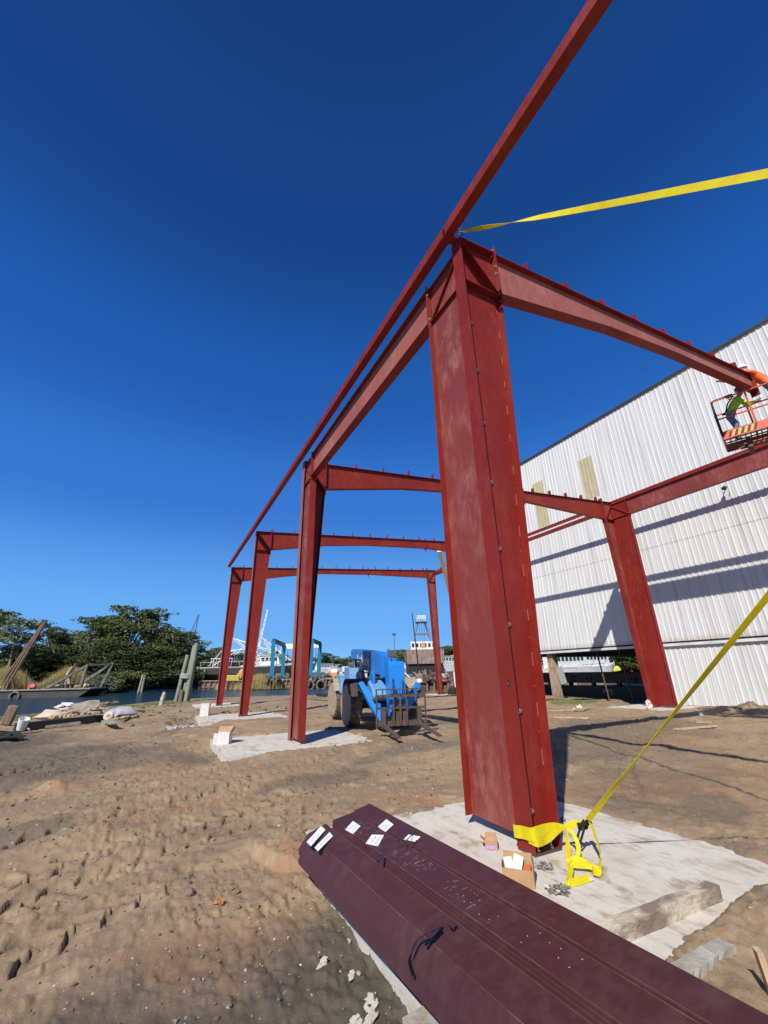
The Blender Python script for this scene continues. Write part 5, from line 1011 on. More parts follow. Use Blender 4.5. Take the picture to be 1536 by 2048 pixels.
TR = [ # kind, px, top py, distance, width m, label
 ('pine', -14, 1215, 100, 7, 0, 'pine cut by the left edge of the picture'), ('pine', 44, 1240, 92, 7.0, 3, 'flat-topped pine standing clear of the wood at far left'), ('oak', 22, 1292, 104, 11, 2, 'low round tree under the flat-topped pine, at its left'), ('oak', 62, 1288, 104, 10, 2, 'low round tree just right of the flat-topped pine trunk'),
 ('oak', 92, 1262, 106, 11, 0, 'mid-height tree right of the flat-topped pine'), ('oak', 122, 1262, 103, 10, 1, 'round tree whose top is the last before the dip'), ('oak', 150, 1278, 105, 10, 0, 'low tree in the dip of the tree line'), ('oak', 168, 1250, 107, 10, 3, 'pale thin-crowned tree at the left shoulder of the tall group'), ('oak', 188, 1243, 104, 10, 3, 'pale grey-green tree left of the tallest one'),
 ('pine', 212, 1235, 103, 7, 0, 'pine tuft standing out left of the tallest tree'), ('oak', 232, 1240, 100, 11, 0, 'tree under the tallest crown, left side'), ('pine', 262, 1215, 102, 11, 0, 'tallest broad pine of the tree line'), ('oak', 270, 1238, 98, 12, 0, 'full tree under the tallest crown'), ('oak', 312, 1233, 101, 13, 1, 'big rounded tree right of the tallest one'), ('oak', 340, 1254, 98, 11, 1, 'rounded tree stepping down right of the big one'),
 ('oak', 366, 1252, 96, 11, 0, 'tree directly behind the tall mooring piles'), ('oak', 388, 1276, 97, 9, 3, 'thin-twigged tree right of the mooring piles'), ('oak', 205, 1290, 94, 10, 1, 'dark tree in front, at the left of the wood'), ('oak', 245, 1285, 93, 11, 1, 'dark tree in front, below the tallest crown'), ('oak', 290, 1288, 93, 11, 1, 'dark tree in front, middle of the wood'), ('oak', 330, 1290, 94, 11, 0, 'dark tree in front, right of the middle'), ('oak', 375, 1300, 95, 9, 1, 'dark tree low behind the mooring piles'), ('oak', 130, 1295, 98, 11, 1, 'dark tree above the golden reeds'), ('oak', 85, 1300, 97, 10, 1, 'dark tree above the left end of the reeds'), ('oak', 170, 1302, 97, 10, 1, 'dark tree above the right end of the reeds'),
 ('oak', 408, 1318, 112, 9, 1, 'distant tree right of the mooring piles'), ('oak', 425, 1306, 125, 11, 0, 'distant tree left of the farthest column'), ('oak', 445, 1302, 128, 11, 0, 'distant tree behind the farthest column'), ('oak', 466, 1308, 125, 10, 1, 'distant tree between the farthest columns'), ('pine', 436, 1298, 130, 5, 1, 'distant small pine rising above its neighbours'), ('oak', 490, 1312, 130, 10, 1, 'distant tree behind the shrimp boat')]
for k, (kd, px, py, D, wd, lv, lb) in enumerate(TR):
    top = aim(px, py - (9 if kd == 'oak' else 3), D); base = .15; tree(kd, k % (4 if kd == 'oak' else 2), (top.x, top.y, base), top.z - base, wd * 1.12, lb, 'trees on the left bank', lv, k * 1.3)
SHB = [(206, 1340, 88.5, 5, 0), (222, 1348, 86, 4.5, 3), (250, 1332, 89, 6, 0), (276, 1342, 88, 5, 2), (300, 1336, 91, 6, 1), (325, 1344, 93, 5, 0), (350, 1346, 95, 5, 1), (378, 1340, 97, 6, 0), (402, 1345, 100, 6, 0), (425, 1350, 98, 5, 3), (192, 1356, 84, 3.2, 3)]
for k, (px, py, D, wd, lv) in enumerate(SHB):
    top = aim(px, py, D); tree('shrub', k % 2, (top.x, top.y, -.3), top.z + .3, wd, ['green shrub at the right end of the reeds', 'pale leafy shrub over the end of the gangplank', 'shrub left of the two small mooring posts', 'yellow-green shrub behind the two small mooring posts', 'shrub right of the two small mooring posts', 'shrub at the waterline between post pairs', 'low shrub left of the tall mooring piles', 'shrub hidden behind the tall mooring piles', 'shrub right of the tall mooring piles', 'grey-green shrub above the left end of the bulkhead', 'smallest pale shrub touching the gangplank'][k], 'shrubs along the left bank', lv, k * .9, 'shrub')
FT = [(508, 1306, 160), (538, 1303, 165), (560, 1306, 160), (590, 1308, 170), (648, 1312, 175), (662, 1318, 170), (676, 1322, 175), (690, 1326, 180), (705, 1322, 180), (722, 1324, 175), (738, 1308, 150), (757, 1303, 145), (775, 1301, 150), (792, 1298, 150), (806, 1303, 150), (820, 1300, 145), (838, 1296, 140), (856, 1296, 140), (874, 1302, 140), (890, 1292, 130), (903, 1288, 128), (918, 1290, 128), (935, 1285, 125), (1000, 1295, 120), (1060, 1285, 115), (1085, 1285, 112), (1110, 1280, 110), (1135, 1278, 110), (1160, 1275, 108), (1185, 1270, 105), (1210, 1268, 104), (1235, 1262, 102), (1260, 1258, 100)]
for k, (px, py, D) in enumerate(FT):
    top = aim(px, py, D); tree('oak', k % 4, (top.x, top.y, .3), top.z - .3, 15 + (k * 37 % 6), 'distant tree of the far tree line beyond the boatyard, %s from the left' % nth(k), 'far tree line beyond the boatyard', (0, 1, 1, 0, 2)[k % 5], k * 1.7)
for k, (px, py, D) in enumerate(((652, 1305, 170), (705, 1313, 178), (718, 1314, 180), (666, 1322, 170))):
    top = aim(px, py, D); tree('pine', k % 2, (top.x, top.y, .3), top.z - .3, 7, ['pine standing out right of the blue gantry', 'left one of the two distant pines beside the telehandler', 'right one of the two distant pines beside the telehandler', 'small pine in the tree line right of the blue gantry'][k], 'far pines beyond the boatyard', 1, k)
fm = MB(); random.seed(9)
WOODF = crown([(x, 225 + 14 * math.sin(x * .05), 4.2, 9, 5, 4.6 + 1.2 * math.sin(x * .11)) for x in range(20, 330, 9)], 60000, .42, 77); WOODF.materials.append(LV[1]); o = bpy.data.objects.new('far_woods', WOODF); COL.objects.link(o); tag(o, 'continuous dark woods on the horizon behind the boatyard', kind='stuff')
# golden reeds on the left bank
def reeds(name, pts, n, h0, h1, mt, label, wd=.03):
    rg = np.random.default_rng(4); P = np.array(pts); k = rg.integers(0, len(P) - 1, n); t = rg.random(n)[:, None]; c = P[k] * (1 - t) + P[k + 1] * t; c = c + rg.normal(size=(n, 2)) * 1.4; h = rg.uniform(h0, h1, n) * (.8 + .4 * np.sin(c[:, 0] * .9)); a = rg.random(n) * 6.28; dx = np.cos(a) * wd; dy = np.sin(a) * wd; lx = rg.normal(size=n) * .25; V = np.zeros((n, 3, 3))
    V[:, 0] = np.stack([c[:, 0] - dx, c[:, 1] - dy, np.full(n, -.5)], 1); V[:, 1] = np.stack([c[:, 0] + dx, c[:, 1] + dy, np.full(n, -.5)], 1); V[:, 2] = np.stack([c[:, 0] + lx, c[:, 1] + lx * .6, h], 1)
    me = bpy.data.meshes.new(name); me.vertices.add(n * 3); me.vertices.foreach_set('co', V.astype(np.float32).ravel()); me.loops.add(n * 3); me.loops.foreach_set('vertex_index', np.arange(n * 3)); me.polygons.add(n); me.polygons.foreach_set('loop_start', np.arange(n) * 3); me.update(calc_edges=True); me.materials.append(mt)
    o = bpy.data.objects.new(name, me); COL.objects.link(o); return tag(o, label, kind='stuff')
GOLD = mat('golden_reed', (.48, .35, .14), .8, col2=(.32, .27, .09), vscale=.6)
reeds('reeds', [aim(px, 1380, D)[:2] for px, D in ((-40, 84), (30, 84), (110, 86), (170, 89), (215, 93))], 60000, 1.6, 3.2, GOLD, 'golden reeds along the far bank behind the barge', .026)
reeds('dry_grass', [aim(px, 1360, D)[:2] for px, D in ((502, 79), (545, 79))], 9000, 1.0, 1.8, GOLD, 'tuft of dry grass on the bulkhead below the shrimp boat', .02)
GRN = mat('bank_grass', (.14, .17, .05), .8, col2=(.22, .20, .08), vscale=2)
def grass_patch(cx, cy, rx, ry, n, label):
    rg = np.random.default_rng(int(abs(cx * 10))); a = rg.random(n) * 6.28; r = np.sqrt(rg.random(n)); X = cx + np.cos(a) * r * rx; Y = cy + np.sin(a) * r * ry; H0 = ground_h(X, Y); V = np.zeros((n, 3, 3)); an = rg.random(n) * 6.28; wd = .012; h = rg.uniform(.03, .12, n); lx = rg.normal(size=n) * .04
    V[:, 0] = np.stack([X - np.cos(an) * wd, Y - np.sin(an) * wd, H0 - .01], 1); V[:, 1] = np.stack([X + np.cos(an) * wd, Y + np.sin(an) * wd, H0 - .01], 1); V[:, 2] = np.stack([X + lx, Y + lx, H0 + h], 1)
    me = bpy.data.meshes.new('grass'); me.vertices.add(n * 3); me.vertices.foreach_set('co', V.astype(np.float32).ravel()); me.loops.add(n * 3); me.loops.foreach_set('vertex_index', np.arange(n * 3)); me.polygons.add(n); me.polygons.foreach_set('loop_start', np.arange(n) * 3); me.update(calc_edges=True); me.materials.append(GRN); o = bpy.data.objects.new('grass', me); COL.objects.link(o); tag(o, label, kind='stuff')
grass_patch(-3.0, 37.5, 2.6, 2.2, 7000, 'short grass on the near bank left of the mooring piles'); grass_patch(1.2, 40, 1.8, 3, 6000, 'short grass round the foot of the mooring piles'); grass_patch(-6, 32, 2.0, 2.4, 5000, 'short grass on the near bank behind the driftwood'); grass_patch(21.8, 31.5, 3.4, 1.8, 5000, 'patch of grass beyond the far right column'); grass_patch(21.0, 18, 1.6, 1.0, 4000, 'thin grass at the edge of the open bay')

# mooring piles
PGR = mat('green_pile', (.17, .20, .15), .85, col2=(.24, .25, .19), vscale=2, stretch=(1, 1, .3), bump=.2); PGY = mat('grey_pile', (.33, .31, .27), .9, col2=(.2, .18, .15), vscale=3)
dol = thing('mooring_piles', (2.2, 41.4, -.6), 'cluster of tall greenish mooring piles bound with cable at the near bank', 'mooring piles')
for x0, x1, y, zt, r in ((-.62, -.05, 0.15, 4.0, .17), (-.05, .42, .25, 4.75, .20), (.18, .55, -.18, 4.95, .20), (.45, .55, .5, 4.3, .18)):
    MB().tube([(x0, y, -1.2), (x1, y * .4, zt)], [r, r * .9], 12).build('pile', PGR, dol, smooth=True)
MB().tube([(-.15, -.2, -1), (-.12, -.25, 1.25)], .16, 10).build('short_pile', WOOD, dol)
b = MB()
for k in range(3): b.tube([(.12 + .50 * math.cos(a), .1 + .40 * math.sin(a), 2.15 + k * .13 + .03 * math.sin(2 * a)) for a in np.linspace(0, 6.283, 17)], .07, 6, caps=False)
b.build('binding_cable', mat('grey_cable', (.3, .33, .32), .8), dol, smooth=True)
p = aim(320, 1422, 34.5); o = MB().tube([(0, 0, -.6), (.02, 0, .35), (.06, 0, .62), (.1, 0, .95)], [.16, .15, .15, .10], 9).build('broken_post', mat('pale_post', (.5, .46, .40), .9, col2=(.25, .2, .15), vscale=5), smooth=True); o.location = (p.x, p.y, -.25); tag(o, 'short pale broken post on the near bank', 'post')
for k, (px, D, h_, dx) in enumerate(((276, 84, 2.7, .35), (283, 85, 2.6, .1), (334 * 1.2, 92, 3.4, .35))):
    p = aim(px, 1380, D); o = MB().tube([(0, 0, -1), (dx, 0, h_)], .17, 8).build('mooring_post', PGY, smooth=True); o.location = (p.x, p.y, -.6); tag(o, ['left of two small grey posts standing in the channel', 'right of two small grey posts standing in the channel', 'single grey post at the left end of the bulkhead'][k], 'mooring post')
# pile-driving barge at far left
bg = aim(40, 1392, 79); br = thing('work_barge', (bg.x, bg.y, -.6), 'dark work barge with leaning pile leads and timber frames at far left', 'barge', rz=-.36); HULL = mat('barge_hull', (.03, .032, .035), .7, col2=(.07, .06, .05), vscale=1)
MB().prism([(-9, -2, -.3), (8, -2, -.3), (9.8, -2, .95), (-9, -2, .95)], (0, 5, 0)).build('hull', HULL, br); MB().box((-9, -2.2, .95), (9.8, 3.1, 1.06)).build('deck', PGY, br)
b = MB()
for x in (-.9, -.4, .1): b.tube([(x - 2.2, 0, 1.0), (x * .5 + .8, 0, 10.4 - abs(x))], .17, 6)
b.build('pile_lead', mat('rust_brown', (.13, .07, .045), .85, col2=(.2, .12, .08), vscale=2), br)
b = MB(); b.bar((3.6, -1, 1.1), (8.3, -1, 4.0), .35, .35).bar((6.2, 1, 1.1), (10.6, 1, 4.3), .35, .35).bar((8.2, -1, 4.1), (7.9, -1, 1.1), .3, .3).bar((10.6, 1, 4.3), (9.6, 1, 1.1), .3, .3).bar((8.2, -1, 4.0), (10.6, 1, 4.2), .2, .2); b.build('timber_frame', mat('dark_timber', (.07, .06, .055), .8, col2=(.2, .17, .14), vscale=3), br)
b = MB().bar((-2.9, 0, 1.1), (-1.8, 0, 3.0), .15, .15).bar((-1.0, 0, 1.1), (-1.8, 0, 3.0), .15, .15).bar((.4, 0, 1.1), (.0, 0, 3.6), .12, .12).bar((.4, 0, 2.6), (2.2, 0, 1.1), .15, .15); b.build('winch_frame', STL, br)
for x, c, s in ((-2.6, PALEWOOD, .45), (-3.6, PALEWOOD, .4), (1.2, mat('red_float', (.5, .12, .1), .6), .5), (8.0, PALEWOOD, .4), (6.9, PALEWOOD, .35)): MB().blob((x, .2, 1.3), s, 2, .4, x).build('deck_gear', c, br)
MB().tube([(.7 + .55 * math.cos(a), -2.15, .25 + .55 * math.sin(a)) for a in np.linspace(0, 6.283, 19)], .15, 8, caps=False).build('tyre_fender', RUB, br, smooth=True)
a, c = aim(112, 1378, 80), aim(212, 1370, 86); lumber('gangplank', (a.x, a.y, .75), (c.x, c.y, 1.15), .8, .2, PGY, 'long pale gangplank running from the barge to the bank', 'gangplank')
p = aim(126, 1388, 80.5); ps = thing('broken_piles', (p.x, p.y, -.6), 'splintered dark pile stump beside the gangplank', 'pile stump'); MB().tube([(-.2, 0, -.5), (.2, 0, 2.2), (.7, 0, 4.3)], [.35, .3, .1], 8).build('pile', mat('dark_timber', (.07, .06, .05), .8), ps); MB().tube([(.5, -.2, 1.6), (.0, -.2, 3.0), (.4, -.2, 4.0)], [.2, .2, .08], 7).build('pale_splinter', PALEWOOD, ps)
# driftwood and junk on the near bank
random.seed(33)
BK = mat('tarred_timber', (.018, .016, .015), .8)
a, c = g0(30, 1462), g0(203, 1444); lumber('tarred_beam', (a.x, a.y, .0), (c.x, c.y, .02), .3, .24, BK, 'long black tarred beam lying in front of the driftwood heap', 'timber')
a, c = g0(92, 1462), g0(160, 1456); lumber('grey_pole', (a.x, a.y - .2, .10), (c.x, c.y - .2, .15), .1, .08, PGY, 'thin grey pole in front of the black beam', 'timber')
k = 0
for px0, py0, px1, py1, wd, z in ((95, 1448, 150, 1444, .3, .3), (120, 1440, 215, 1434, .22, .55), (150, 1437, 190, 1447, .2, .5), (165, 1430, 232, 1424, .2, .75), (110, 1436, 160, 1430, .18, .7), (175, 1443, 225, 1438, .22, .45), (140, 1432, 205, 1433, .3, .65), (160, 1448, 182, 1430, .14, .5), (210, 1450, 228, 1455, .25, .05), (225, 1448, 256, 1440, .2, .1)):
    a, c = g0(px0, py0), g0(px1, py1); a.z = z * .5 + .05; c.z = z * .5 + .02 + random.random() * .08; k += 1
    lumber('driftwood_board', a, c, wd, .07, PALEWOOD if k % 3 else PGY, ['wide pale board at the left foot of the driftwood heap', 'long pale board slanting over the front of the driftwood heap', 'dark-tipped board in the middle of the driftwood heap', 'highest pale board jutting out at the right of the driftwood heap', 'board on the upper left of the driftwood heap', 'pale board low on the right of the driftwood heap', 'widest board across the top of the driftwood heap', 'steep board propped in the driftwood heap', 'pale board on the soil in front of the round drum', 'pale board right of the crumpled grey plastic'][k - 1], 'board', group='boards in the driftwood heap', jag=.03)
for px, py, s, mt_, lb in ((101, 1445, .38, mat('cream_boulder', (.58, .5, .38), .9, var=.3), 'cream rounded lump at the left end of the driftwood heap'), (128, 1431, .3, WHITE, 'white bag lying on top of the driftwood heap'), (236, 1440, .40, mat('grey_plastic', (.45, .45, .5), .5, col2=(.2, .2, .24), vscale=4), 'crumpled grey plastic at the right end of the driftwood heap'), (170, 1434, .5, PGY, 'grey mound of debris in the middle of the heap')):
    p = g0(px, py); o = MB().blob((0, 0, .2), s, 2, .45, px, (1.3, .8, .6)).build('debris_lump', mt_, smooth=True); o.location = (p.x, p.y, .03 + (.16 if 'top' in lb or 'middle' in lb else 0)); tag(o, lb, 'debris')
p = g0(217, 1445); dr = thing('cable_drum', (p.x, p.y, .12), 'pale round drum end leaning in the driftwood heap', 'drum'); MB().lathe((0, 0, .06), (-.3, -1, .55), [(0, .15), (.03, .18), (.16, .18), (.19, .15)], 20).build('drum_body', mat('cream_boulder', (.58, .5, .38)), dr); MB().lathe((-.05, -.165, .15), (-.3, -1, .55), [(0, .07), (.02, .07)], 16).build('drum_hub', PGY, dr)
p = g0(32, 1466); bu = thing('bucket', (p.x + .1, p.y, .0), 'tipped white plastic bucket at far left of the near bank', 'bucket'); MB().lathe((0, 0, .1), (.15, -.35, .9), [(0, .12), (.36, .16), (.36, .145), (.04, .10)], 18).build('bucket_body', WHITE, bu); MB().tube([(.05, -.05, .2), (.25, -.1, .1), (.3, -.05, -.02)], .03, 6).build('handle', mat('pink_wood', (.5, .3, .24)), bu)
p = g0(15, 1450); b = MB().obox((0, 0, .45), (.17, .15, .36), Matrix.Rotation(.2, 3, 'Y')); o = b.build('tree_stump', WOOD, bevel=.04); o.location = (p.x, p.y, -.1); tag(o, 'brown upright stump at the left edge of the near bank', 'stump')
p = g0(5, 1478); o = MB().blob((0, 0, .05), .42, 3, .4, 8, (1.6, .7, .4)).build('tarred_heap', BK); o.location = (p.x - .2, p.y, 0); tag(o, 'low black tarred heap at the left edge', 'debris')
p = g0(690, 1397); lumber('dark_log', g0(636, 1392, -.3), g0(668, 1396, -.2), .3, .25, BK, 'dark log on the bank left of the telehandler rear wheel', 'log')

# bulkhead along the boatyard
def bulkhead(p0, p1, n, zt, label, group=None, dep=1.6, step=None):
    p0, p1 = Vector(p0), Vector(p1); d = (p1 - p0); L = d.length; d.normalize(); nrm = Vector((d.y, -d.x, 0)); nrm = nrm if nrm.y < 0 or (abs(nrm.y) < .3 and nrm.x < 0) else -nrm
    t = thing('timber_bulkhead', (p0.x, p0.y, 0), label, 'bulkhead'); o = Vector((p0.x, p0.y, 0)); W = lambda u, v, z: tuple(d * u + nrm * v + Vector((0, 0, z)))
    MB().prism([W(0, 0, -1), W(L, 0, -1), W(L, 0, zt), W(0, 0, zt)], nrm * -.2).build('sheeting', mat('bulkhead_planks', (.22, .16, .12), .9, col2=(.09, .07, .055), vscale=2, stretch=(2, 2, .3)), t)
    MB().prism([W(0, .0, zt), W(L, .0, zt), W(L, .35, zt), W(0, .35, zt)], (0, 0, .14)).build('cap_beam', PGY, t)
    MB().prism([W(0, .02, zt - 1.1), W(L, .02, zt - 1.1), W(L, .2, zt - 1.1), W(0, .2, zt - 1.1)], (0, 0, .2)).build('wale', WOOD, t)
    for i in range(n): u = L * (i + .5) / n; MB().tube([W(u, .28, -1.2), W(u + .05, .28, zt - .02)], .13, 7).build('pile', WOOD, t)
    return t
bulkhead((7.3, 92.2, 0), (18.8, 75.9, 0), 14, .75, 'timber bulkhead left of the second column across the water')
bulkhead((18.9, 75.7, 0), (28.6, 71.3, 0), 16, .75, 'timber bulkhead in front of the blue travel lift')
bk = bulkhead((24.0, 45.2, 0), (58, 45.2, 0), 34, .5, 'rusty bulkhead behind the telehandler under the moored boats')
for px in (617, 640): p = aim(px, 1372, 73); o = MB().tube([(.7 * math.cos(a), 0, .7 * math.sin(a)) for a in np.linspace(0, 6.283, 19)], .18, 8, caps=False).build('tyre', RUB, smooth=True); o.location = (p.x, p.y - .5, -.05); o.rotation_euler = (0, 0, -.4); tag(o, 'tyre fender hanging on the bulkhead, ' + ('left of the pair' if px == 617 else 'right of the pair'), 'tyre', 'tyre fenders on the bulkhead')
a, c = aim(455, 1372, 84), aim(540, 1372, 76.6); o = MB().bar((0, 0, 0), (c.x - a.x, c.y - a.y, 0), .5, 1.5).build('floating_dock', BK); o.location = (a.x, a.y - .8, -.15); tag(o, 'low black floating dock moored along the bulkhead', 'floating dock')
# travel lift
TEAL = mat('teal_paint', (.015, .19, .33), .5, col2=(.02, .24, .38), vscale=2)
tl_ = aim(592, 1357, 79); gl = thing('travel_lift', (tl_.x, tl_.y, .45), 'blue-green boat hoist gantry on wheels standing on the far dock', 'travel lift'); gl.location = (0, 0, 0)
LGS = [(547, 1281, 76), (568, 1290, 84), (624, 1281, 75.5), (640, 1287, 81.5)]; tops = []
for px, py, D in LGS:
    tp = aim(px, py, D); base = Vector((aim(px - 3, 1350, D).x, aim(px - 3, 1350, D).y, 1.2)); tops.append(tp); MB().bar(base, tp, .55, .6, up=(0, 1, 0)).build('leg', TEAL, gl)
    for s_ in (-1, 1):
        q_ = base + Vector((s_ * .75, 0, 0)); w_ = MB().lathe((q_.x, q_.y - .25, .45 + .75), (1, .2, 0), [(-.2, .4), (-.18, .75), (.18, .75), (.2, .4)], 18).build('wheel', RUB, gl)
    MB().box((base.x - .9, base.y - .3, 1.1), (base.x + .9, base.y + .3, 1.6)).build('wheel_beam', TEAL, gl)
MB().bar(tops[0], tops[1], .5, .6).bar(tops[2], tops[3], .5, .6).build('top_beam', mat('dark_beam', (.03, .045, .055), .6), gl)
MB().bar(tops[1] - Z * .3, tops[3] - Z * .3, .5, .9).build('cross_beam', WHITE, gl)
b = MB()
for t_, z1 in ((tops[0], 3.2), (tops[1], 3.0), (tops[2], 3.2)): b.tube([t_ + Vector((.9, .4, -.4)), t_ + Vector((.9, .4, -4.2))], .04, 5)
b.build('hoist_cable', BLACK, gl)
# boats
BWH = mat('boat_white', (.70, .71, .70), .4, col2=(.55, .56, .54), vscale=2); BHU = mat('boat_dark_hull', (.03, .032, .04), .5, col2=(.06, .05, .05), vscale=2); BRU = mat('rusted_hull', (.15, .09, .07), .8, col2=(.28, .22, .19), vscale=1.2); BRED = mat('red_bottom', (.30, .05, .04), .7, var=.4)
def hull(b_, L, Wd, z0, z1, sheer=.6, n=12):
    o = len(b_.v); prof = ((-.5, 1), (-.47, .45), (0, 0), (.47, .45), (.5, 1))
    for i in range(n + 1):
        t = i / n; x = -L / 2 + L * t; wd = Wd * (math.sin(math.pi * min(.5, .22 + t * .6)) if t < .55 else math.cos((t - .55) / .45 * 1.45)); zz = z1 + sheer * max(0, t - .4) ** 2 * 3; zb = z0 + (max(0, t - .75) * 4) ** 2 * (zz - z0) * .5
        for y, k_ in prof: b_.v.append((x, y * wd, zb + (zz - zb) * k_))
    for i in range(n):
        for j in range(4): b_.f.append((o + i * 5 + j, o + (i + 1) * 5 + j, o + (i + 1) * 5 + j + 1, o + i * 5 + j + 1))
        b_.f.append((o + i * 5, o + i * 5 + 4, o + (i + 1) * 5 + 4, o + (i + 1) * 5))
    b_.f.append((o, o + 1, o + 2, o + 3, o + 4)); b_.f.append(tuple(o + n * 5 + j for j in (4, 3, 2, 1, 0))); return b_
def boat(px, py, D, L, rz, label, hm=BHU, h=2.0, cab=(0, 3, 2.2), z0=None, mast=None, wd=None, stripe=True, group='boats in the boatyard', rig_=False):
    p = aim(px, py, D); t = thing('boat', (p.x, p.y, p.z if z0 is None else z0), label, 'boat', group, rz); wd = wd or L * .28
    hull(MB(), L, wd, 0, h).build('hull', hm, t, smooth=True)
    if stripe:
        b_ = MB(); hull(b_, L * 1.004, wd * 1.02, h * .72, h * 1.02); b_.build('white_sheer', BWH, t, smooth=True)
    cx, cl, ch = cab; MB().prism([(cx - cl / 2, -wd * .3, h), (cx + cl / 2, -wd * .3, h), (cx + cl / 2 - .5, -wd * .3, h + ch), (cx - cl / 2, -wd * .3, h + ch)], (0, wd * .6, 0)).build('cabin', BWH, t)
    b_ = MB(); k_ = max(2, int(cl / 1.0))
    for i in range(k_):
        for s_ in (-1, 1): b_.box((cx - cl / 2 + .3 + i * (cl - .8) / k_, s_ * (wd * .3 + .01), h + ch * .5), (cx - cl / 2 + .3 + i * (cl - .8) / k_ + .6, s_ * (wd * .3 + .03), h + ch * .82))
    b_.build('cabin_window', GL, t)
    MB().box((cx - cl / 2 - .3, -wd * .34, h + ch), (cx + cl / 2 - .2, wd * .34, h + ch + .12)).build('cabin_roof', BWH, t)
    b_ = MB()
    for s_ in (-1, 1):
        b_.tube([(L * .42, s_ * .1, h + 1.5), (L * .1, s_ * wd * .45, h + 1.1), (-L * .45, s_ * wd * .45, h + .9)], .03, 5)
        for i in range(7): x = -L * .45 + i * L * .13; b_.tube([(x, s_ * wd * .45, h * .95), (x, s_ * wd * .45, h + .95)], .025, 4)
    b_.build('railing', BWH, t)
    if mast:
        b_ = MB()
        for mx_, mz in mast: b_.tube([(mx_, 0, h), (mx_ + .3, 0, mz)], [.16, .06], 7); b_.tube([(mx_ - .8, 0, h + (mz - h) * .6), (mx_ + 1.0, 0, h + (mz - h) * .6)], .03, 5)
        b_.build('mast', BWH, t)
    if rig_:
        for s_ in (-1, 1):
            b_ = MB(); pa, pb = Vector((1, s_ * .6, h + .5)), Vector((2.2, s_ * 2.6, h + 11.5))
            for q_ in (-.22, .22): b_.tube([pa + Vector((q_, 0, 0)), pb + Vector((q_ * .3, 0, 0))], .07, 5)
            for i in range(12): u0, u1 = i / 12, (i + 1) / 12; b_.tube([pa.lerp(pb, u0) + Vector((.22 * (-1) ** i * (1 - u0 * .7), 0, 0)), pa.lerp(pb, u1) - Vector((.22 * (-1) ** i * (1 - u1 * .7), 0, 0))], .04, 4)
            b_.build('outrigger_boom', BWH, t)
        b_ = MB()
        for x0, z0_, x1, z1_ in ((-7.5, h + .3, -3.4, h + 5.4), (-3.4, h + 5.4, 2, h + 1.2), (-6.8, h + .2, -1, h + 3.8), (-3.4, h + 5.4, 3.5, h + 3.2), (5.5, h + 1, 2.2, h + 5.5), (2.2, h + 5.5, 8.2, h + 1), (2.2, h + 3.5, 7.2, h + 1.1), (-5.4, h + 3, 2, h + 3.4), (3.6, h + .8, 5.4, h + 3.6)):
            for s_ in (-1, 1): b_.tube([(x0, s_ * 1.2, z0_), (x1, s_ * .7, z1_)], .08, 5)
        b_.build('rigging', BWH, t)
        b_ = MB()
        for i in range(9): b_.tube([(-7 + i * .5, -1.8, h), (-6.8 + i * .5, -1.8, h + 1.6)], .04, 4)
        b_.tube([(-7, -1.8, h + 1.6), (-2.8, -1.8, h + 1.6)], .06, 5); b_.build('stern_rack', BWH, t)
        MB().box((-6.2, -1, h + .2), (-3.5, 1, h + 2.4)).build('net_pile', mat('dark_net', (.04, .045, .04), .95), t)
    return t
boat(496, 1349, 92, 19, -.45, 'white shrimp boat with lattice outriggers seen between the left columns', h=2.3, cab=(4.5, 4, 2.0), z0=.9, mast=((1.6, 9.5),), wd=5.5, rig_=True)
boat(556, 1349, 96, 15, -.2, 'dark-hulled boat held in the blue travel lift', h=2.6, cab=(-2.5, 3.5, 2.2), z0=.9, mast=((0, 6.5),))
boat(655, 1346, 125, 11, .2, 'long low white cabin cruiser ashore right of the blue gantry', hm=BWH, h=1.6, cab=(-1, 5, 1.5), z0=1.0)
boat(668, 1348, 105, 9, 1.2, 'orange-decked small boat ashore in front of the white cruiser', hm=mat('orange_hull', (.5, .26, .1), .6), h=1.4, cab=(0, 2, .9), z0=.7)
boat(902, 1346, 98, 10, .15, 'white yacht with dark windows between the far column and the nearest one', hm=BWH, h=2.4, cab=(-1, 8, 1.7), z0=.5, mast=((1, 5.6), (3.2, 5.2)))
boat(818, 1346, 98, 7, 1.1, 'white boat half hidden right of the telehandler nose', hm=BWH, h=2.0, cab=(0, 5, 2.0), z0=.5, mast=((0, 5.5),))
boat(1085, 1337, 82, 18, .1, 'low white boat seen through the open bay left of the post', hm=BWH, h=2.0, cab=(-5, 3, 1.0), z0=.1)
boat(1150, 1338, 79, 16, .0, 'white workboat with red lettering seen through the open bay', hm=BWH, h=1.5, cab=(-2, 7, 2.1), z0=.2, mast=((-1.5, 4.8), (2, 4.6)))
boat(1190, 1336, 82, 10, .0, 'white wheelhouse boat at the right of the open bay', hm=BWH, h=1.6, cab=(0, 6, 2.3), z0=.2, mast=((-1, 5.2), (1.6, 4.9)))
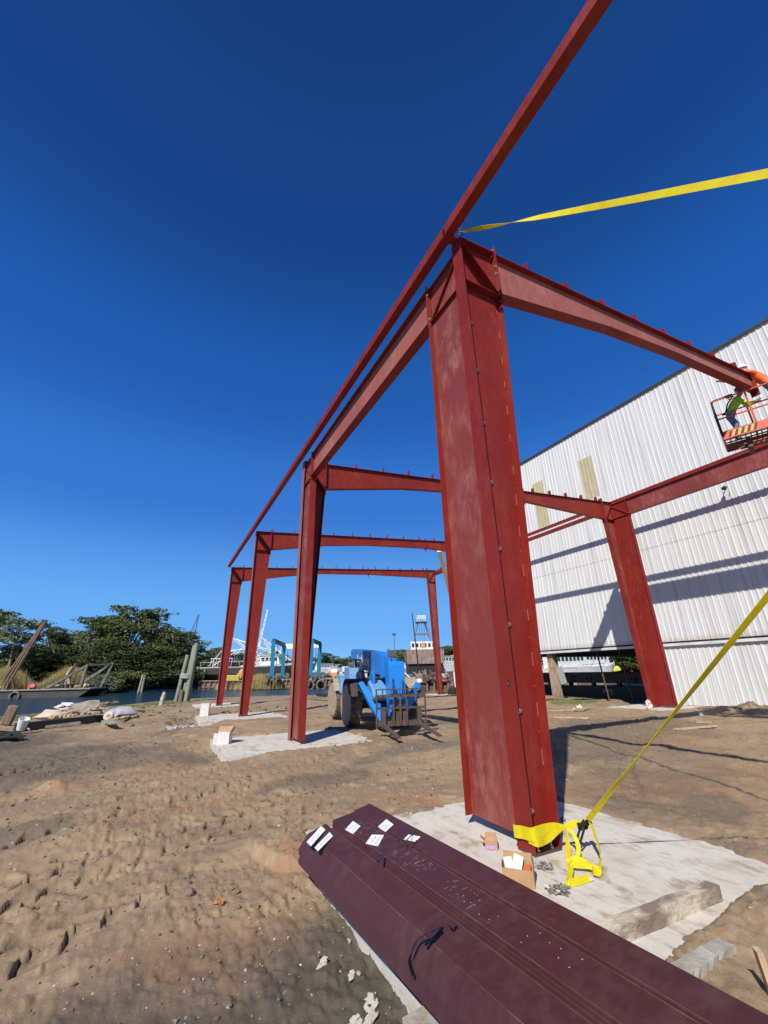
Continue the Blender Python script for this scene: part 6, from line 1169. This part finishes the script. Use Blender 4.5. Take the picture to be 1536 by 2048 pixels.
# rusty tower boat behind the telehandler
p = aim(853, 1350, 84); rb = thing('tower_boat', (p.x, p.y, 1.2), 'rusty work vessel with a tall blue-grey lookout tower behind the telehandler', 'boat', 'boats in the boatyard', rz=-.47); rb.scale = (.78, .9, 1.22); TWR = mat('tower_steel', (.10, .13, .17), .6, col2=(.2, .22, .25), vscale=3)
b = MB().prism([(-4.4, 0, 1.5), (4.4, 0, 1.5), (4.6, 0, 3.6), (-4.6, 0, 3.6)], (0, 12, 0)); b.build('hull', BRU, rb)
b = MB().prism([(-4.2, .5, 0), (4.2, .5, 0), (4.2, .5, 1.5), (-4.2, .5, 1.5)], (0, 10, 0)); b.build('undercut', BLACK, rb)
for i in range(9): MB().box((-4.3 + i * 1.05, -.06, 1.6), (-4.2 + i * 1.05, -.0, 3.6)).build('stern_rib', BRU, rb)
MB().box((-3.2, 4, 3.6), (3.4, 9, 5.0)).build('wheelhouse', BWH, rb)
b = MB()
for i in range(6): b.box((-2.9 + i * 1.05, 3.97, 4.1), (-2.3 + i * 1.05, 3.995, 4.7))
b.build('wheelhouse_window', GL, rb); MB().box((-.6, 3.95, 4.0), (.5, 3.96, 4.8)).build('orange_door', mat('orange_hull', (.5, .26, .1)), rb)
b = MB()
for x, x2, y in ((-2.4, -1.1, 4.5), (2.6, 1.1, 4.5), (-2.2, -.9, 7.5), (2.4, .9, 7.5)): b.tube([(x, y, 5.0), (x2, y * .3 + 4.2, 8.2)], .14, 6)
for z, x in ((6.3, 1.9), (8.2, 1.5)): b.tube([(-x, 5, z), (x, 5, z)], .09, 6); b.tube([(-x, 6.8, z), (x, 6.8, z)], .09, 6)
for x in (-.6, 0, .6): b.tube([(x, 5.2, 5.0), (x, 5.4, 8.2)], .06, 5)
b.box((-1.6, 4.8, 8.2), (1.6, 7, 8.3)); b.tube([(-2.4, 5, 8.6), (2.4, 5, 8.6)], .05, 5); b.build('lookout_tower', TWR, rb)
b = MB()
for x in (-1.1, 1.1):
    for y in (5, 6.8): b.tube([(x, y, 8.3), (x, y, 9.2)], .06, 5)
for z in (8.8, 9.2): b.tube([(-1.1, 5, z), (1.1, 5, z), (1.1, 6.8, z), (-1.1, 6.8, z), (-1.1, 5, z)], .06, 5)
for i in range(5): b.tube([(-1 + i * .45, 5, 8.3), (-.8 + i * .45, 5, 9.2)], .03, 4)
b.build('tower_cage', WHITE, rb)
random.seed(71); JOBS = []
LBQ = []
JUNKM = [STL, PGY, WHITE, BRED, WOOD, GREYP, BRU]
for k in range(70):
    px = random.uniform(806, 925); p = aim(px, 1372, 49.5 + random.random() * 1.5); s = random.uniform(.35, 1.0); b = MB(); ty = k % 4
    if ty == 0: b.obox((0, 0, s * .5), (s * .6, s * .5, s * .5), Matrix.Rotation(random.random(), 3, 'Z'))
    elif ty == 1: b.lathe((0, 0, 0), (0, 0, 1), [(0, s * .4), (s * .05, s * .42), (s * 1.1, s * .42), (s * 1.15, s * .38)], 14)
    elif ty == 2: b.bar((0, 0, 0), (random.uniform(-1.5, 1.5), .3, random.uniform(.4, 1.8)), .14, .14)
    else: b.blob((0, 0, s * .4), s * .55, 2, .5, k, (1.2, .9, .8))
    LBQ.append(px); o = b.build(['crate', 'barrel', 'scrap_beam', 'scrap_lump'][ty], JUNKM[k % 7]); o.location = (p.x, p.y, .5); JOBS.append((px, ty, o)); tag(o, ['scrap crate', 'old barrel', 'leaning scrap beam', 'lump of scrap'][ty] + ' in the clutter on the rusty bulkhead', ['crate', 'barrel', 'scrap beam', 'scrap'][ty], 'clutter on the rusty bulkhead')
for ty in range(4):
    for i, (px, t_, o) in enumerate(sorted([j for j in JOBS if j[1] == ty], key=lambda j: j[0])): o['label'] = '%s %s from the left in the clutter on the rusty bulkhead' % (['scrap crate', 'old barrel', 'leaning scrap beam', 'lump of scrap'][ty], nth(i))
# masts, poles, cranes, white boom
def pole(px, top, D, r, z0, mt, label, cat, name, lean=0):
    tp = aim(px, top, D); o = MB().tube([(0, 0, 0), (lean, 0, tp.z - z0)], [r, r * .6], 7); ob = o.build(name, mt); ob.location = (tp.x - lean, tp.y, z0); return tag(ob, label, cat)
pole(824, 1225, 60, .10, .5, BLACK, 'thin dark mast left of the lookout tower', 'mast', 'mast', -.8)
lt = thing('floodlight_pole', aim(790, 1340, 75), 'slim light pole rising behind the telehandler boom', 'light pole'); lt.location.z = .4
hz = aim(790, 1270, 75).z - .4; MB().tube([(0, 0, 0), (0, 0, hz)], [.10, .06], 6).build('pole', GREYP, lt); MB().box((-.25, -.3, hz - .05), (.25, .3, hz + .3)).build('floodlight', GREYP, lt)
p = aim(904, 1196, 31); q_ = aim(879, 1100, 27); r_ = aim(950, 1290, 34)
wb = thing('white_boom', (r_.x, r_.y, 0), 'white telescopic boom rising behind the farthest rafters beside the nearest column', 'lift boom'); v0 = Vector((r_.x, r_.y, 0))
MB().bar(r_ - v0, p - v0, .38, .42).build('boom', WHITE, wb); MB().bar(p - v0, q_ - v0, .28, .32).build('boom_tip', WHITE, wb); MB().box((-1.2, -1, .4), (1.6, 1.4, 1.6)).build('base', WHITE, wb)
for x, y in ((-1, -1.1), (1.2, -1.1), (-1, 1.5), (1.2, 1.5)): MB().lathe((x, y, .45), (0, 1, 0), [(-.15, .3), (-.15, .5), (.15, .5), (.15, .3)], 16).build('wheel', RUB, wb)
p = g0(918, 1391); o = MB().box((-.06, -.06, -.3), (.06, .06, 3.1)).build('white_post', WHITE); o.location = (p.x, p.y, 0); tag(o, 'white upright post just left of the nearest column in the distance', 'post')
p = g0(908, 1389, .0); o = MB().blob((0, 0, .25), .45, 2, .3, 2, (1.1, .7, .9)).build('black_tarpaulin', BK); o.location = (p.x, p.y, 0); tag(o, 'black covered heap at the foot of the white post', 'tarpaulin')
for px0, py0, px1, py1, D, lb in ((398, 1228, 378, 1290, 150, 'distant lattice crane boom rising above the left wood'), (447, 1292, 434, 1306, 120, 'distant reddish crane boom behind the farthest column')):
    a, c = aim(px0, py0, D), aim(px1, py1, D); t = thing('crane', (c.x, c.y, .3), lb, 'crane'); v0 = Vector((c.x, c.y, .3)); b = MB(); w0 = 1.1 if D > 130 else .5
    sdv = Vector((1, 0, 0))
    for s_ in (-1, 1): b.tube([c - v0 + sdv * s_ * w0, a - v0], .12, 5)
    for i in range(9): u0, u1 = i / 9, (i + 1) / 9; b.tube([(c - v0).lerp(a - v0, u0) + sdv * w0 * (1 - u0) * (-1) ** i, (c - v0).lerp(a - v0, u1) - sdv * w0 * (1 - u1) * (-1) ** i], .06, 4)
    b.build('boom', mat('crane_steel', (.08, .06, .06), .7), t); MB().box((-1.6, -1.6, 0), (1.6, 1.6, 2.4)).bar((0, 0, 2), c - v0, .8, .8).build('cab', mat('crane_steel', (.08, .06, .06)), t)
p = aim(466, 1356, 88); ex = thing('yellow_machine', (p.x, p.y, .5), 'yellow machine with an orange drum on the bulkhead left of the third column', 'machine'); MB().prism([(-2.4, 0, .3), (1.2, 0, .3), (1.0, 0, 1.2), (-1.6, 0, 1.3)], (0, 1.4, 0)).build('body', mat('machine_yellow', (.72, .55, .08), .5, var=.3), ex, bevel=.1); MB().lathe((1.7, .2, 1.6), (.3, 1, 0), [(0, .5), (.1, .75), (1.2, .75), (1.3, .5)], 16).build('drum', mat('drum_orange', (.65, .25, .12), .6), ex); MB().box((.8, .3, .6), (1.5, 1.0, 1.5)).build('neck', MATS['machine_yellow'], ex); MB().box((-2.2, .1, 0), (2.2, 1.2, .3)).build('track', BLACK, ex)
p = aim(710, 1347, 112); cr2 = thing('parked_car', (p.x, p.y, .45), 'small white car parked far off left of the telehandler', 'car', rz=.3); MB().prism([(-2, -.9, .35), (2, -.9, .35), (2, -.9, .9), (1.2, -.9, .95), (.7, -.9, 1.45), (-1, -.9, 1.45), (-1.9, -.9, .95)], (0, 1.8, 0)).build('body', WHITE, cr2, bevel=.05); MB().prism([(1.1, -.8, 1.0), (.72, -.8, 1.40), (-.9, -.8, 1.40), (-1.5, -.8, 1.0)], (0, 1.6, 0)).build('glass', GL, cr2)
for x in (-1.2, 1.2):
    for y in (-.85, .85): MB().lathe((x, y, .33), (0, 1, 0), [(-.1, .2), (-.1, .33), (.1, .33), (.1, .2)], 14).build('wheel', RUB, cr2)
p = aim(702, 1340, 125); sh = thing('boat_shed', (p.x, p.y, .4), 'low white-roofed shed far off left of the telehandler', 'shed'); MB().box((-3.6, -3, 0), (3.6, 3, 1.6)).build('wall', BWH, sh); MB().prism([(-3.9, -3.4, 1.6), (3.9, -3.4, 1.6), (2.6, 0, 3.0), (-2.6, 0, 3.0)], (0, .2, -.2)).build('roof', BWH, sh)
p = aim(1232, 1326, 78); yp = MB().blob((0, 0, .3), .45, 2, .4, 2, (1, 1, .8)).build('yellow_buoy', mat('buoy_yellow', (.8, .72, .05), .6)); yp.location = (p.x, p.y, 1.1); tag(yp, 'yellow buoy seen through the open bay right of the boats', 'buoy')
